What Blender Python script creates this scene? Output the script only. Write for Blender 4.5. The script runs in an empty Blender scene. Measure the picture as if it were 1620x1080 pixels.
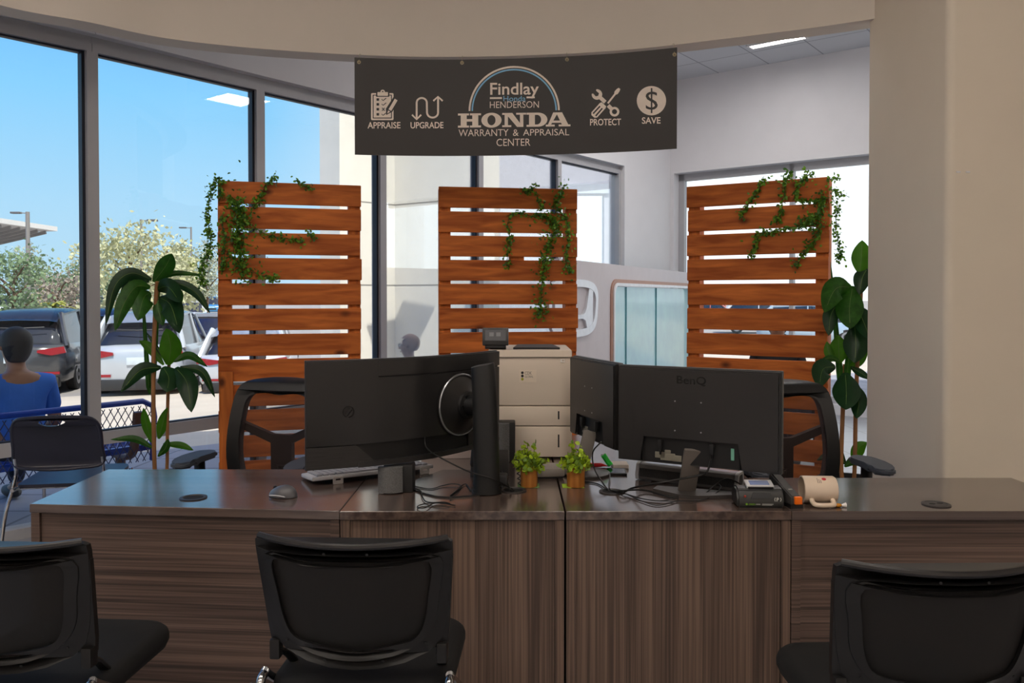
import bpy, bmesh, math, random
from mathutils import Vector, Matrix
from mathutils.geometry import tessellate_polygon
random.seed(11)
sc = bpy.context.scene
COL = sc.collection
PI = math.pi

# ------------------------------------------------------------------ camera
F, CX, HOR, EYE = 1290.0, 810.0, 468.0, 1.40
TILT = math.radians(1.0)
CY0 = HOR + F * math.tan(TILT)
cd = bpy.data.cameras.new('camera')
cam = bpy.data.objects.new('camera', cd)
COL.objects.link(cam)
cam.location = (0, 0, EYE)
cam.rotation_euler = (PI / 2 - TILT, 0, 0)
cd.sensor_width = 36.0
cd.lens = 36.0 * F / 1620.0
cd.shift_y = -(540.0 - CY0) / 1620.0
cd.clip_start, cd.clip_end = 0.05, 800
sc.camera = cam

# ------------------------------------------------------------------ exposure
sc.view_settings.view_transform = 'Standard'
sc.view_settings.look = 'None'
sc.view_settings.gamma = 1.0
sc.view_settings.use_curve_mapping = False
sc.view_settings.exposure = 0.0
try:
    sc.cycles.use_denoising = True
    sc.cycles.max_bounces = 10
    sc.cycles.transparent_max_bounces = 24
    sc.cycles.sample_clamp_indirect = 4.0
    sc.cycles.caustics_reflective = False
    sc.cycles.caustics_refractive = False
except Exception:
    pass

def srgb(c):
    r = []
    for v in c[:3]:
        v = v / 255.0
        r.append(v / 12.92 if v <= 0.04045 else ((v + 0.055) / 1.055) ** 2.4)
    return (r[0], r[1], r[2], 1.0)

# ------------------------------------------------------------------ sky
w = bpy.data.worlds.new('sky')
sc.world = w
w.use_nodes = True
nt = w.node_tree
nt.nodes.clear()
wo = nt.nodes.new('ShaderNodeOutputWorld')
bg = nt.nodes.new('ShaderNodeBackground')
tc = nt.nodes.new('ShaderNodeTexCoord')
sx = nt.nodes.new('ShaderNodeSeparateXYZ')
rp = nt.nodes.new('ShaderNodeValToRGB')
els = rp.color_ramp.elements
stops = [(0.0, (188, 221, 240)), (0.10, (172, 218, 248)), (0.22, (138, 208, 253)), (0.36, (96, 176, 253)), (0.8, (30, 90, 200))]
els[0].position, els[0].color = stops[0][0], srgb(stops[0][1])
els[1].position, els[1].color = stops[-1][0], srgb(stops[-1][1])
for p, c in stops[1:-1]:
    e = els.new(p)
    e.color = srgb(c)
mr = nt.nodes.new('ShaderNodeMapRange')          # the sky is hazier and whiter on its sunward side
mr.inputs['From Min'].default_value, mr.inputs['From Max'].default_value = -0.28, 0.14
mx = nt.nodes.new('ShaderNodeMixRGB')
mx.inputs['Color2'].default_value = (1.15, 1.2, 1.25, 1)
nt.links.new(tc.outputs['Generated'], sx.inputs[0])
nt.links.new(sx.outputs['Z'], rp.inputs['Fac'])
nt.links.new(sx.outputs['X'], mr.inputs['Value'])
nt.links.new(mr.outputs[0], mx.inputs['Fac'])
nt.links.new(rp.outputs['Color'], mx.inputs['Color1'])
nt.links.new(mx.outputs[0], bg.inputs['Color'])
bg.inputs['Strength'].default_value = 1.12
nt.links.new(bg.outputs[0], wo.inputs[0])

# ------------------------------------------------------------------ sun (behind the building, high)
sl = bpy.data.lights.new('sun', 'SUN')
sl.energy = 5.0
sl.angle = math.radians(0.6)
sl.color = (1.0, 0.95, 0.86)
so = bpy.data.objects.new('sun', sl)
COL.objects.link(so)
so.rotation_euler = Vector((-0.20, 0.55, -0.81)).to_track_quat('-Z', 'Y').to_euler()
LAMP = 30.0          # radiance of the showroom ceiling lamps

# ------------------------------------------------------------------ picture geometry -> world points
cT, sT = math.cos(TILT), math.sin(TILT)
def ray(px, py):
    u, v = (px - CX) / F, (CY0 - py) / F
    return Vector((u, cT + v * sT, -sT + v * cT))
ORG = Vector((0, 0, EYE))
def at(px, py, Y):
    d = ray(px, py)
    return ORG + d * (Y / d.y)
def onz(px, py, z):
    d = ray(px, py)
    return ORG + d * ((z - EYE) / d.z)
def onplane(px, py, p0, n):
    d = ray(px, py)
    return ORG + d * ((Vector(p0) - ORG).dot(n) / d.dot(n))
def proj(P):
    q = Vector(P) - ORG
    f = q.y * cT - q.z * sT
    return (CX + F * q.x / f, CY0 - F * (q.y * sT + q.z * cT) / f)

# ------------------------------------------------------------------ materials
MATS = {}
def mat(name, col, rough=0.5, metal=0.0, noise=None, bump=None, spec=0.5, coat=0.0, trans=0.0, emit=None, sheen=0.0):
    """Principled surface; noise=(scale, amount, stretch) varies the colour, bump=(scale, strength)."""
    if name in MATS:
        return MATS[name]
    m = bpy.data.materials.new(name)
    m.use_nodes = True
    n, l = m.node_tree.nodes, m.node_tree.links
    b = n['Principled BSDF']
    c = srgb(col)
    b.inputs['Base Color'].default_value = c
    b.inputs['Roughness'].default_value = rough
    b.inputs['Metallic'].default_value = metal
    b.inputs['Specular IOR Level'].default_value = spec
    b.inputs['Coat Weight'].default_value = coat
    b.inputs['Sheen Weight'].default_value = sheen
    if emit:
        b.inputs['Emission Color'].default_value = (emit[0], emit[1], emit[2], 1)
        b.inputs['Emission Strength'].default_value = emit[3]
    co = n.new('ShaderNodeTexCoord')
    if noise is None:
        noise = (14.0, 0.06, (1, 1, 1))
    mp = n.new('ShaderNodeMapping')
    st = noise[2] if len(noise) > 2 else (1, 1, 1)
    mp.inputs['Scale'].default_value = st
    t = n.new('ShaderNodeTexNoise')
    t.inputs['Scale'].default_value = noise[0]
    t.inputs['Detail'].default_value = 5
    l.new(co.outputs['Object'], mp.inputs[0])
    l.new(mp.outputs[0], t.inputs['Vector'])
    r = n.new('ShaderNodeValToRGB')
    a = noise[1]
    r.color_ramp.elements[0].position, r.color_ramp.elements[1].position = 0.3, 0.7
    r.color_ramp.elements[0].color = (c[0] * (1 - a), c[1] * (1 - a), c[2] * (1 - a), 1)
    r.color_ramp.elements[1].color = (min(1, c[0] * (1 + a)), min(1, c[1] * (1 + a)), min(1, c[2] * (1 + a)), 1)
    l.new(t.outputs['Fac'], r.inputs['Fac'])
    l.new(r.outputs['Color'], b.inputs['Base Color'])
    if bump:
        t2 = n.new('ShaderNodeTexNoise')
        t2.inputs['Scale'].default_value = bump[0]
        t2.inputs['Detail'].default_value = 3
        l.new(mp.outputs[0], t2.inputs['Vector'])
        bp = n.new('ShaderNodeBump')
        bp.inputs['Strength'].default_value = bump[1]
        bp.inputs['Distance'].default_value = 0.01
        l.new(t2.outputs['Fac'], bp.inputs['Height'])
        l.new(bp.outputs[0], b.inputs['Normal'])
    if trans:
        tl = n.new('ShaderNodeBsdfTranslucent')
        l.new(r.outputs['Color'], tl.inputs['Color'])
        ms = n.new('ShaderNodeMixShader')
        ms.inputs[0].default_value = trans
        l.new(b.outputs[0], ms.inputs[1])
        l.new(tl.outputs[0], ms.inputs[2])
        l.new(ms.outputs[0], n['Material Output'].inputs[0])
    MATS[name] = m
    return m

def grain_mat(name, dark, light, rough, axis, scale=1.0, coat=0.0, fine=55, spec=0.5, front=False):
    """wood laminate whose fine grain runs along one axis (0 x, 1 y, 2 z)"""
    if name in MATS:
        return MATS[name]
    m = bpy.data.materials.new(name)
    m.use_nodes = True
    n, l = m.node_tree.nodes, m.node_tree.links
    b = n['Principled BSDF']
    b.inputs['Roughness'].default_value = rough
    b.inputs['Coat Weight'].default_value = coat
    b.inputs['Coat Roughness'].default_value = 0.14
    b.inputs['Specular IOR Level'].default_value = spec
    co = n.new('ShaderNodeTexCoord')
    fac = None
    for k, (s, along, wt) in enumerate(((fine, 0.008, 0.5), (fine * 0.22, 0.012, 0.35), (fine * 2.4, 0.006, 0.25))):
        mp = n.new('ShaderNodeMapping')
        v = [scale, scale, scale]
        v[axis] *= along
        if front:
            v[1] *= 0.002            # an upright panel: no change through its depth
        mp.inputs['Scale'].default_value = v
        t = n.new('ShaderNodeTexNoise')
        t.inputs['Scale'].default_value = s
        t.inputs['Detail'].default_value = 1.0
        l.new(co.outputs['Object'], mp.inputs[0])
        l.new(mp.outputs[0], t.inputs['Vector'])
        mu = n.new('ShaderNodeMath')
        mu.operation = 'MULTIPLY'
        mu.inputs[1].default_value = wt
        l.new(t.outputs['Fac'], mu.inputs[0])
        if fac is None:
            fac = mu
        else:
            ad = n.new('ShaderNodeMath')
            l.new(fac.outputs[0], ad.inputs[0])
            l.new(mu.outputs[0], ad.inputs[1])
            fac = ad
    r = n.new('ShaderNodeValToRGB')
    r.color_ramp.elements[0].position, r.color_ramp.elements[1].position = 0.44, 0.66
    r.color_ramp.elements[0].color, r.color_ramp.elements[1].color = srgb(dark), srgb(light)
    l.new(fac.outputs[0], r.inputs['Fac'])
    l.new(r.outputs['Color'], b.inputs['Base Color'])
    MATS[name] = m
    return m

def cedar_mat(name, dark, light, knot, axis=0):
    """stained cedar board: stretched grain, sparse knots, each board its own tone"""
    if name in MATS:
        return MATS[name]
    m = bpy.data.materials.new(name)
    m.use_nodes = True
    n, l = m.node_tree.nodes, m.node_tree.links
    b = n['Principled BSDF']
    b.inputs['Roughness'].default_value = 0.62
    b.inputs['Specular IOR Level'].default_value = 0.3
    co = n.new('ShaderNodeTexCoord')
    oi = n.new('ShaderNodeObjectInfo')
    vm = n.new('ShaderNodeVectorMath')
    vm.operation = 'MULTIPLY_ADD'
    sclv = n.new('ShaderNodeCombineXYZ')
    ml = n.new('ShaderNodeMath')
    ml.operation = 'MULTIPLY'
    ml.inputs[1].default_value = 37.0
    l.new(oi.outputs['Random'], ml.inputs[0])
    for k in range(3):
        l.new(ml.outputs[0], sclv.inputs[k])
    vm.inputs[1].default_value = (1, 1, 1)
    l.new(co.outputs['Object'], vm.inputs[0])
    l.new(sclv.outputs[0], vm.inputs[2])
    mp = n.new('ShaderNodeMapping')
    sv = [7.0, 60.0, 60.0]
    if axis == 2:
        sv = [60.0, 60.0, 7.0]
    mp.inputs['Scale'].default_value = [a / 10 for a in sv]
    l.new(vm.outputs[0], mp.inputs[0])
    t = n.new('ShaderNodeTexNoise')
    t.inputs['Scale'].default_value = 4.0
    t.inputs['Detail'].default_value = 6
    t.inputs['Distortion'].default_value = 0.6
    l.new(mp.outputs[0], t.inputs['Vector'])
    r = n.new('ShaderNodeValToRGB')
    r.color_ramp.elements[0].position, r.color_ramp.elements[1].position = 0.3, 0.72
    r.color_ramp.elements[0].color, r.color_ramp.elements[1].color = srgb(dark), srgb(light)
    l.new(t.outputs['Fac'], r.inputs['Fac'])
    vo = n.new('ShaderNodeTexVoronoi')
    vo.inputs['Scale'].default_value = 4.6
    mp2 = n.new('ShaderNodeMapping')
    mp2.inputs['Scale'].default_value = (0.75, 1, 1.25) if axis == 0 else (1.2, 1, .8)
    l.new(vm.outputs[0], mp2.inputs[0])
    l.new(mp2.outputs[0], vo.inputs['Vector'])
    r2 = n.new('ShaderNodeValToRGB')
    r2.color_ramp.elements[0].position, r2.color_ramp.elements[1].position = 0.06, 0.17
    r2.color_ramp.elements[0].color, r2.color_ramp.elements[1].color = (1, 1, 1, 1), (0, 0, 0, 1)
    l.new(vo.outputs['Distance'], r2.inputs['Fac'])
    mx = n.new('ShaderNodeMixRGB')
    mx.inputs['Color2'].default_value = srgb(knot)
    l.new(r2.outputs['Color'], mx.inputs['Fac'])
    l.new(r.outputs['Color'], mx.inputs['Color1'])
    l.new(mx.outputs[0], b.inputs['Base Color'])
    MATS[name] = m
    return m

def glass_mat(name, tint=(0.97, 0.985, 0.985), ior=1.42, rough=0.0):
    if name in MATS:
        return MATS[name]
    m = bpy.data.materials.new(name)
    m.use_nodes = True
    n, l = m.node_tree.nodes, m.node_tree.links
    n.remove(n['Principled BSDF'])
    t = n.new('ShaderNodeBsdfTransparent')
    t.inputs[0].default_value = (*tint, 1)
    g = n.new('ShaderNodeBsdfGlossy')
    g.inputs['Roughness'].default_value = rough
    g.inputs['Color'].default_value = (0.95, 0.98, 1, 1)
    f = n.new('ShaderNodeFresnel')
    f.inputs['IOR'].default_value = ior
    ge = n.new('ShaderNodeNewGeometry')      # same reflectance for both faces of a thin pane
    mm = n.new('ShaderNodeMath')
    mm.operation = 'MINIMUM'
    mm.inputs[1].default_value = 0.5
    ms = n.new('ShaderNodeMixShader')
    l.new(f.outputs[0], mm.inputs[0])
    l.new(mm.outputs[0], ms.inputs[0])
    l.new(t.outputs[0], ms.inputs[1])
    l.new(g.outputs[0], ms.inputs[2])
    l.new(ms.outputs[0], n['Material Output'].inputs[0])
    MATS[name] = m
    return m

def mesh_cloth(name, col, hole=0.4, scale=260):
    """open woven mesh: fine holes between dark threads"""
    if name in MATS:
        return MATS[name]
    m = bpy.data.materials.new(name)
    m.use_nodes = True
    n, l = m.node_tree.nodes, m.node_tree.links
    b = n['Principled BSDF']
    b.inputs['Base Color'].default_value = srgb(col)
    b.inputs['Roughness'].default_value = 0.7
    t = n.new('ShaderNodeBsdfTransparent')
    co = n.new('ShaderNodeTexCoord')
    wv = n.new('ShaderNodeTexWave')
    wv.bands_direction = 'DIAGONAL'
    wv.inputs['Scale'].default_value = scale
    wv.inputs['Distortion'].default_value = 1.0
    l.new(co.outputs['Object'], wv.inputs['Vector'])
    mr = n.new('ShaderNodeMapRange')
    mr.inputs['To Min'].default_value = max(0, hole - 0.22)
    mr.inputs['To Max'].default_value = min(1, hole + 0.22)
    l.new(wv.outputs['Fac'], mr.inputs['Value'])
    ms = n.new('ShaderNodeMixShader')
    l.new(mr.outputs[0], ms.inputs[0])
    l.new(b.outputs[0], ms.inputs[1])
    l.new(t.outputs[0], ms.inputs[2])
    l.new(ms.outputs[0], n['Material Output'].inputs[0])
    MATS[name] = m
    return m

def tile_mat(name, col, line, size, rough, off=(0, 0), ang=0.0, width=0.02, noise=0.05):
    if name in MATS:
        return MATS[name]
    m = bpy.data.materials.new(name)
    m.use_nodes = True
    n, l = m.node_tree.nodes, m.node_tree.links
    b = n['Principled BSDF']
    b.inputs['Roughness'].default_value = rough
    co = n.new('ShaderNodeTexCoord')
    mp = n.new('ShaderNodeMapping')
    mp.inputs['Rotation'].default_value = (0, 0, ang)
    mp.inputs['Location'].default_value = (off[0], off[1], 0)
    l.new(co.outputs['Object'], mp.inputs[0])
    br = n.new('ShaderNodeTexBrick')
    br.offset = 0.0
    br.inputs['Scale'].default_value = 1.0
    br.inputs['Brick Width'].default_value = size
    br.inputs['Row Height'].default_value = size
    br.inputs['Mortar Size'].default_value = width * size
    c = srgb(col)
    br.inputs['Color1'].default_value = c
    br.inputs['Color2'].default_value = (c[0] * (1 - noise), c[1] * (1 - noise), c[2] * (1 - noise), 1)
    br.inputs['Mortar'].default_value = srgb(line)
    l.new(mp.outputs[0], br.inputs['Vector'])
    l.new(br.outputs['Color'], b.inputs['Base Color'])
    MATS[name] = m
    return m

# ------------------------------------------------------------------ mesh helpers
def new():
    return bmesh.new()
def box(b, c, s, bev=0.0, M=None, seg=2):
    T = Matrix.Translation(Vector(c)) @ Matrix.Diagonal((s[0], s[1], s[2], 1))
    if M is not None:
        T = M @ T
    v = bmesh.ops.create_cube(b, size=1.0, matrix=T)['verts']
    if bev:
        es = list({e for q in v for e in q.link_edges})
        bmesh.ops.bevel(b, geom=es, offset=bev, segments=seg, affect='EDGES', profile=0.6)
    return b
def bar(b, p0, p1, wid, thick, up=(0, 0, 1), bev=0.0):
    """box running from p0 to p1"""
    p0, p1 = Vector(p0), Vector(p1)
    d = p1 - p0
    y = d.normalized()
    u = Vector(up)
    x = y.cross(u).normalized()
    z = x.cross(y).normalized()
    R = Matrix((x, y, z)).transposed().to_4x4()
    return box(b, (0, 0, 0), (wid, d.length, thick), bev, Matrix.Translation((p0 + p1) / 2) @ R)
def catmull(pts, n=6, closed=False):
    P = [Vector(p) for p in pts]
    if len(P) < 3 or n < 2:
        return P
    out = []
    N = len(P)
    rng = range(N) if closed else range(N - 1)
    for i in rng:
        p1, p2 = P[i], P[(i + 1) % N]
        p0 = P[i - 1] if (i > 0 or closed) else p1 * 2 - p2
        p3 = P[(i + 2) % N] if (i + 2 < N or closed) else p2 * 2 - p1
        for k in range(n):
            t = k / n
            out.append(0.5 * ((2 * p1) + (p2 - p0) * t + (2 * p0 - 5 * p1 + 4 * p2 - p3) * t * t + (3 * p1 - p0 - 3 * p2 + p3) * t ** 3))
    if not closed:
        out.append(P[-1])
    return out
def tube(b, pts, r, seg=8, n=1, closed=False, flat=None, radii=None):
    """swept round (or flattened) bar along points; n>1 smooths the path"""
    P = catmull(pts, n, closed) if n > 1 else [Vector(p) for p in pts]
    N = len(P)
    rings = []
    prev = None
    for i, p in enumerate(P):
        if closed:
            t = (P[(i + 1) % N] - P[i - 1]).normalized()
        else:
            t = (P[min(i + 1, N - 1)] - P[max(i - 1, 0)])
            t = t.normalized() if t.length > 1e-9 else Vector((0, 0, 1))
        if prev is None:
            a = Vector((0, 0, 1)) if abs(t.z) < 0.9 else Vector((0, 1, 0))
            u = t.cross(a).normalized()
        else:
            u = prev - t * prev.dot(t)
            u = u.normalized() if u.length > 1e-6 else t.orthogonal().normalized()
        prev = u
        v = t.cross(u)
        rr = r if radii is None else radii[min(len(radii) - 1, int(i * len(radii) / N))] if len(radii) != N else radii[i]
        fx, fy = (rr, rr) if flat is None else (rr, rr * flat)
        rings.append([b.verts.new(p + u * (math.cos(2 * PI * k / seg) * fx) + v * (math.sin(2 * PI * k / seg) * fy)) for k in range(seg)])
    for i in range(N if closed else N - 1):
        A, B = rings[i], rings[(i + 1) % N]
        for k in range(seg):
            b.faces.new((A[k], A[(k + 1) % seg], B[(k + 1) % seg], B[k]))
    if not closed:
        b.faces.new(rings[0][::-1])
        b.faces.new(rings[-1])
    return b
def lathe(b, prof, seg=24, M=None, caps=True):
    M = M or Matrix.Identity(4)
    rings = []
    for r, z in prof:
        rings.append([b.verts.new(M @ Vector((r * math.cos(2 * PI * k / seg), r * math.sin(2 * PI * k / seg), z))) for k in range(seg)])
    for i in range(len(rings) - 1):
        A, B = rings[i], rings[i + 1]
        for k in range(seg):
            b.faces.new((A[k], A[(k + 1) % seg], B[(k + 1) % seg], B[k]))
    if caps:
        b.faces.new(rings[0][::-1])
        b.faces.new(rings[-1])
    return b
def ball(b, c, r, seg=14, M=None):
    T = Matrix.Translation(Vector(c)) @ Matrix.Diagonal((r[0], r[1], r[2], 1)) if hasattr(r, '__len__') else Matrix.Translation(Vector(c)) @ Matrix.Diagonal((r, r, r, 1))
    if M is not None:
        T = M @ T
    bmesh.ops.create_uvsphere(b, u_segments=seg, v_segments=max(6, seg * 2 // 3), radius=1.0, matrix=T)
    return b
def cyl(b, p0, p1, r, r2=None, seg=16):
    p0, p1 = Vector(p0), Vector(p1)
    d = p1 - p0
    R = d.to_track_quat('Z', 'Y').to_matrix().to_4x4()
    return lathe(b, [(r, 0), (r if r2 is None else r2, d.length)], seg, Matrix.Translation(p0) @ R)
def prism(b, loops, fn, w0, w1):
    """2-D outline (first loop) with holes (others), extruded from w0 to w1 through fn(u, v, w)"""
    loops = [[tuple(p) for p in L] for L in loops]
    flat = [p for L in loops for p in L]
    tris = tessellate_polygon([[Vector((p[0], p[1], 0)) for p in L] for L in loops])
    A = [b.verts.new(fn(p[0], p[1], w0)) for p in flat]
    solid = abs(w1 - w0) > 1e-9
    B = [b.verts.new(fn(p[0], p[1], w1)) for p in flat] if solid else None
    if len(loops) == 1:
        tris = [list(range(len(flat)))]
    for t in tris:
        try:
            b.faces.new([A[i] for i in t])
            if solid:
                b.faces.new([B[i] for i in t][::-1])
        except ValueError:
            pass
    if solid:
        o = 0
        for L in loops:
            n = len(L)
            for i in range(n):
                j = (i + 1) % n
                try:
                    b.faces.new((A[o + i], A[o + j], B[o + j], B[o + i]))
                except ValueError:
                    pass
            o += n
    return b
def rrect(x0, y0, x1, y1, r, n=5):
    pts = []
    for cx, cy, a in ((x1 - r, y1 - r, 0), (x0 + r, y1 - r, 90), (x0 + r, y0 + r, 180), (x1 - r, y0 + r, 270)):
        for k in range(n + 1):
            t = math.radians(a + 90 * k / n)
            pts.append((cx + r * math.cos(t), cy + r * math.sin(t)))
    return pts
def circ(cx, cy, rx, ry=None, n=32, a0=0, a1=360, close=True):
    ry = rx if ry is None else ry
    m = n if close else n + 1
    return [(cx + rx * math.cos(math.radians(a0 + (a1 - a0) * k / n)), cy + ry * math.sin(math.radians(a0 + (a1 - a0) * k / n))) for k in range(m)]
def ribbon(b, pts, wid, fn, w=0.0):
    """flat stroke of constant width along 2-D points"""
    P = [Vector((p[0], p[1])) for p in pts]
    L = []
    for i, p in enumerate(P):
        t = (P[min(i + 1, len(P) - 1)] - P[max(i - 1, 0)]).normalized()
        nrm = Vector((-t.y, t.x))
        L.append((b.verts.new(fn(*(p + nrm * wid / 2), w)), b.verts.new(fn(*(p - nrm * wid / 2), w))))
    for i in range(len(L) - 1):
        b.faces.new((L[i][0], L[i + 1][0], L[i + 1][1], L[i][1]))
    return b
def text(b, s, x0, y0, x1, y1, fn, w=0.0, bold=0.0, slant=0.0, fit=True):
    """the word s filled into the box (x0,y0)-(x1,y1), y growing downwards, mapped through fn"""
    cu = bpy.data.curves.new('word', 'FONT')
    cu.body = s
    cu.resolution_u = 4
    cu.offset = bold
    ob = bpy.data.objects.new('word', cu)
    COL.objects.link(ob)
    dg = bpy.context.evaluated_depsgraph_get()
    dg.update()
    me = bpy.data.meshes.new_from_object(ob.evaluated_get(dg))
    xs = [v.co.x for v in me.vertices]
    ys = [v.co.y for v in me.vertices]
    ax, ay, bx, by = min(xs), min(ys), max(xs), max(ys)
    vs = []
    for v in me.vertices:
        u, q = (v.co.x - ax) / (bx - ax), (v.co.y - ay) / (by - ay)
        px = x0 + (x1 - x0) * u
        vs.append(b.verts.new(fn(px, y1 + (y0 - y1) * q + slant * (px - x0), w)))
    for p in me.polygons:
        try:
            b.faces.new([vs[i] for i in p.vertices])
        except ValueError:
            pass
    bpy.data.objects.remove(ob)
    bpy.data.meshes.remove(me)
    bpy.data.curves.remove(cu)
    return b

ROOTM = {}
def obj(name, b, m, parent=None, world=False, smooth=35, recalc=True):
    """link a bmesh as ONE object; world=True: its points are world points, moved into the parent's frame"""
    if recalc:
        bmesh.ops.recalc_face_normals(b, faces=b.faces)
    if world and parent is not None:
        r = parent
        while r.parent is not None:
            r = r.parent
        if r.name in ROOTM:
            b.transform(ROOTM[r.name].inverted())
    me = bpy.data.meshes.new(name)
    b.to_mesh(me)
    b.free()
    o = bpy.data.objects.new(name, me)
    COL.objects.link(o)
    me.materials.append(m)
    if smooth:
        for p in me.polygons:
            p.use_smooth = True
        me.set_sharp_from_angle(angle=math.radians(smooth))
    if parent is not None:
        o.parent = parent
    return o
def tag(o, label, cat, group=None, kind=None):
    o['label'] = label
    o['category'] = cat
    if group:
        o['group'] = group
    if kind:
        o['kind'] = kind
    return o
def thing(name, label, cat, loc=(0, 0, 0), rot=0.0, group=None, kind=None):
    o = bpy.data.objects.new(name, None)
    o.empty_display_size = 0.1
    COL.objects.link(o)
    o.location = loc
    o.rotation_euler = (0, 0, rot)
    ROOTM[o.name] = Matrix.Translation(Vector(loc)) @ Matrix.Rotation(rot, 4, 'Z')
    return tag(o, label, cat, group, kind)
def struct(name, b=None, m=None, **k):
    if b is None:
        o = bpy.data.objects.new(name, None)
        COL.objects.link(o)
    else:
        o = obj(name, b, m, **k)
    o['kind'] = 'structure'
    return o
def dup(root, loc, rot, label, group=None):
    r = root.copy()
    COL.objects.link(r)
    r.location = loc
    r.rotation_euler = (0, 0, rot)
    r['label'] = label
    if group:
        r['group'] = group
    for ch in list(root.children):
        c = ch.copy()
        COL.objects.link(c)
        c.parent = r
        for g in list(ch.children):
            d = g.copy()
            COL.objects.link(d)
            d.parent = c
    return r
# ================================================================== THE SETTING
wall_beige = mat('painted plaster warm', (226, 216, 204), 0.85, noise=(3, 0.02))
wall_white = mat('painted plaster white', (226, 225, 228), 0.85, noise=(3, 0.02))
wall_cream = mat('painted plaster cream', (224, 212, 194), 0.85, noise=(3, 0.02))
alu = mat('grey window aluminium', (176, 176, 180), 0.42, metal=0.0, noise=(5, 0.03))
gasket = mat('dark window gasket', (28, 34, 48), 0.5)
wglass = glass_mat('window glass')
ZH = 2.886                                            # underside of the window head
Z0 = 0.53                                             # low transom
CE = 4.25                                             # tile ceiling of the alcove
W = [onz(px, py, ZH) for px, py in ((0, 54), (140, 84), (406, 145), (600, 189), (755, 225), (880, 254), (977, 276))]
for p in W:
    p.z = 0
d0 = (W[1] - W[0]).normalized()
W[0] = W[1] - d0 * 1.1
for k in range(4):                                    # the glazing runs on past the left of the frame
    W.insert(0, W[0] - d0 * 1.1)
def out2(a, b_):
    t = (b_ - a).normalized()
    return Vector((-t.y, t.x, 0))
def wallbox(b, a, c, z0, z1, t0, t1):
    """upright slab from plan point a to c, from t0 (in) to t1 (out) across the wall"""
    n = out2(a, c)
    ps = [a + n * t0, c + n * t0, c + n * t1, a + n * t1]
    lo = [b.verts.new((p.x, p.y, z0)) for p in ps]
    hi = [b.verts.new((p.x, p.y, z1)) for p in ps]
    b.faces.new(lo[::-1])
    b.faces.new(hi)
    for k in range(4):
        b.faces.new((lo[k], lo[(k + 1) % 4], hi[(k + 1) % 4], hi[k]))
    return b
nwin = 0
for i in range(len(W) - 1):
    a, c = W[i], W[i + 1]
    t = (c - a).normalized()
    nwin += 1
    r = struct('window_%d' % nwin)
    b = new()
    wallbox(b, a - t * 0.034, a + t * 0.034, 0, ZH, -0.05, 0.06)           # mullion
    if i == len(W) - 2:
        wallbox(b, c - t * 0.05, c + t * 0.0, 0, ZH, -0.05, 0.06)
    wallbox(b, a, c, ZH, ZH + 0.05, -0.05, 0.06)
    wallbox(b, a, c, ZH + 0.05, ZH + 0.095, -0.03, 0.06)
    wallbox(b, a, c, Z0 - 0.05, Z0 + 0.03, -0.045, 0.05)
    wallbox(b, a, c, 0, 0.06, -0.05, 0.06)
    obj('frame', b, alu, r)
    g = new()
    wallbox(g, a - t * 0.052, a - t * 0.030, 0.05, ZH - .003, -0.02, 0.03)
    wallbox(g, a, c, ZH - 0.012, ZH + 0.002, -0.02, 0.02)
    wallbox(g, a, c, Z0 + 0.025, Z0 + 0.038, -0.02, 0.02)
    obj('gasket', g, gasket, r)
    b = new()
    wallbox(b, a + t * 0.036, c - t * 0.036, Z0 + 0.034, ZH - 0.012, -0.004, 0.004)
    obj('pane', b, wglass, r)
    b = new()
    wallbox(b, a + t * 0.036, c - t * 0.036, 0.06, Z0 - 0.05, -0.004, 0.004)
    obj('pane', b, wglass, r)
WE = W[-1]
tE = (W[-1] - W[-2]).normalized()
nE = out2(W[-2], W[-1])
# right-hand wall: its top edge is seen against the tile ceiling
R0, R1 = onz(1072, 127, CE), onz(1380, 72, CE)
R0.z = R1.z = 0
tR = (R1 - R0).normalized()
INW = -0.10
pL = WE + nE * INW
den = tE.x * tR.y - tE.y * tR.x
s_ = ((R0 - pL).x * tR.y - (R0 - pL).y * tR.x) / den
C0 = pL + tE * s_                                     # inner corner of the two walls
RE = C0 + tR * 5.2
b = new()
for i in range(len(W) - 1):
    wallbox(b, W[i], W[i + 1], ZH + 0.095, CE + 0.3, INW, 0.12)
wallbox(b, WE, WE + tE * (s_ + .3), 0, CE + 0.3, INW, 0.12)
struct('wall_left', b, wall_white)
zR = at(1052, 275, C0.y).z
offo = at(1078, 290, C0.y)
def wbx(b, a, c, z0, z1, t0, t1):                     # right wall: outside lies on the other hand
    return wallbox(b, a, c, z0, z1, t0, t1)
b = new()
wbx(b, C0 - tR * .2, RE, zR, CE + 0.3, 0.0, 0.25)
wbx(b, C0 - tR * .2, C0 + tR * 0.05, 0, zR, 0.0, 0.25)
wbx(b, C0, RE, 0, 0.12, 0.0, 0.25)
struct('wall_right', b, wall_white)
nwin += 1
r = struct('window_%d' % nwin)
b = new()
nR = out2(C0, RE)
wbx(b, C0 + tR * .05, RE, zR - 0.09, zR, 0.14, 0.22)
wbx(b, C0 + tR * .05, C0 + tR * 0.13, 0.12, zR, 0.14, 0.22)
wbx(b, C0 + tR * .05, RE, 0.12, 0.2, 0.14, 0.22)
def onR(px):                                          # where a pixel column meets the right wall
    q = ray(px, HOR)
    q = Vector((q.x, q.y, 0)).normalized()
    dn = q.x * tR.y - q.y * tR.x
    k = (C0.x * tR.y - C0.y * tR.x) / dn
    return (q * k - C0).dot(tR)
for px in (1245, 1420):
    m_ = C0 + tR * onR(px)
    wbx(b, m_ - tR * .025, m_ + tR * .025, 0.12, zR, 0.14, 0.22)
obj('frame', b, alu, r)
b = new()
wbx(b, C0 + tR * 0.13, RE, 0.2, zR - 0.09, 0.175, 0.183)
obj('pane', b, wglass, r)
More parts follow.
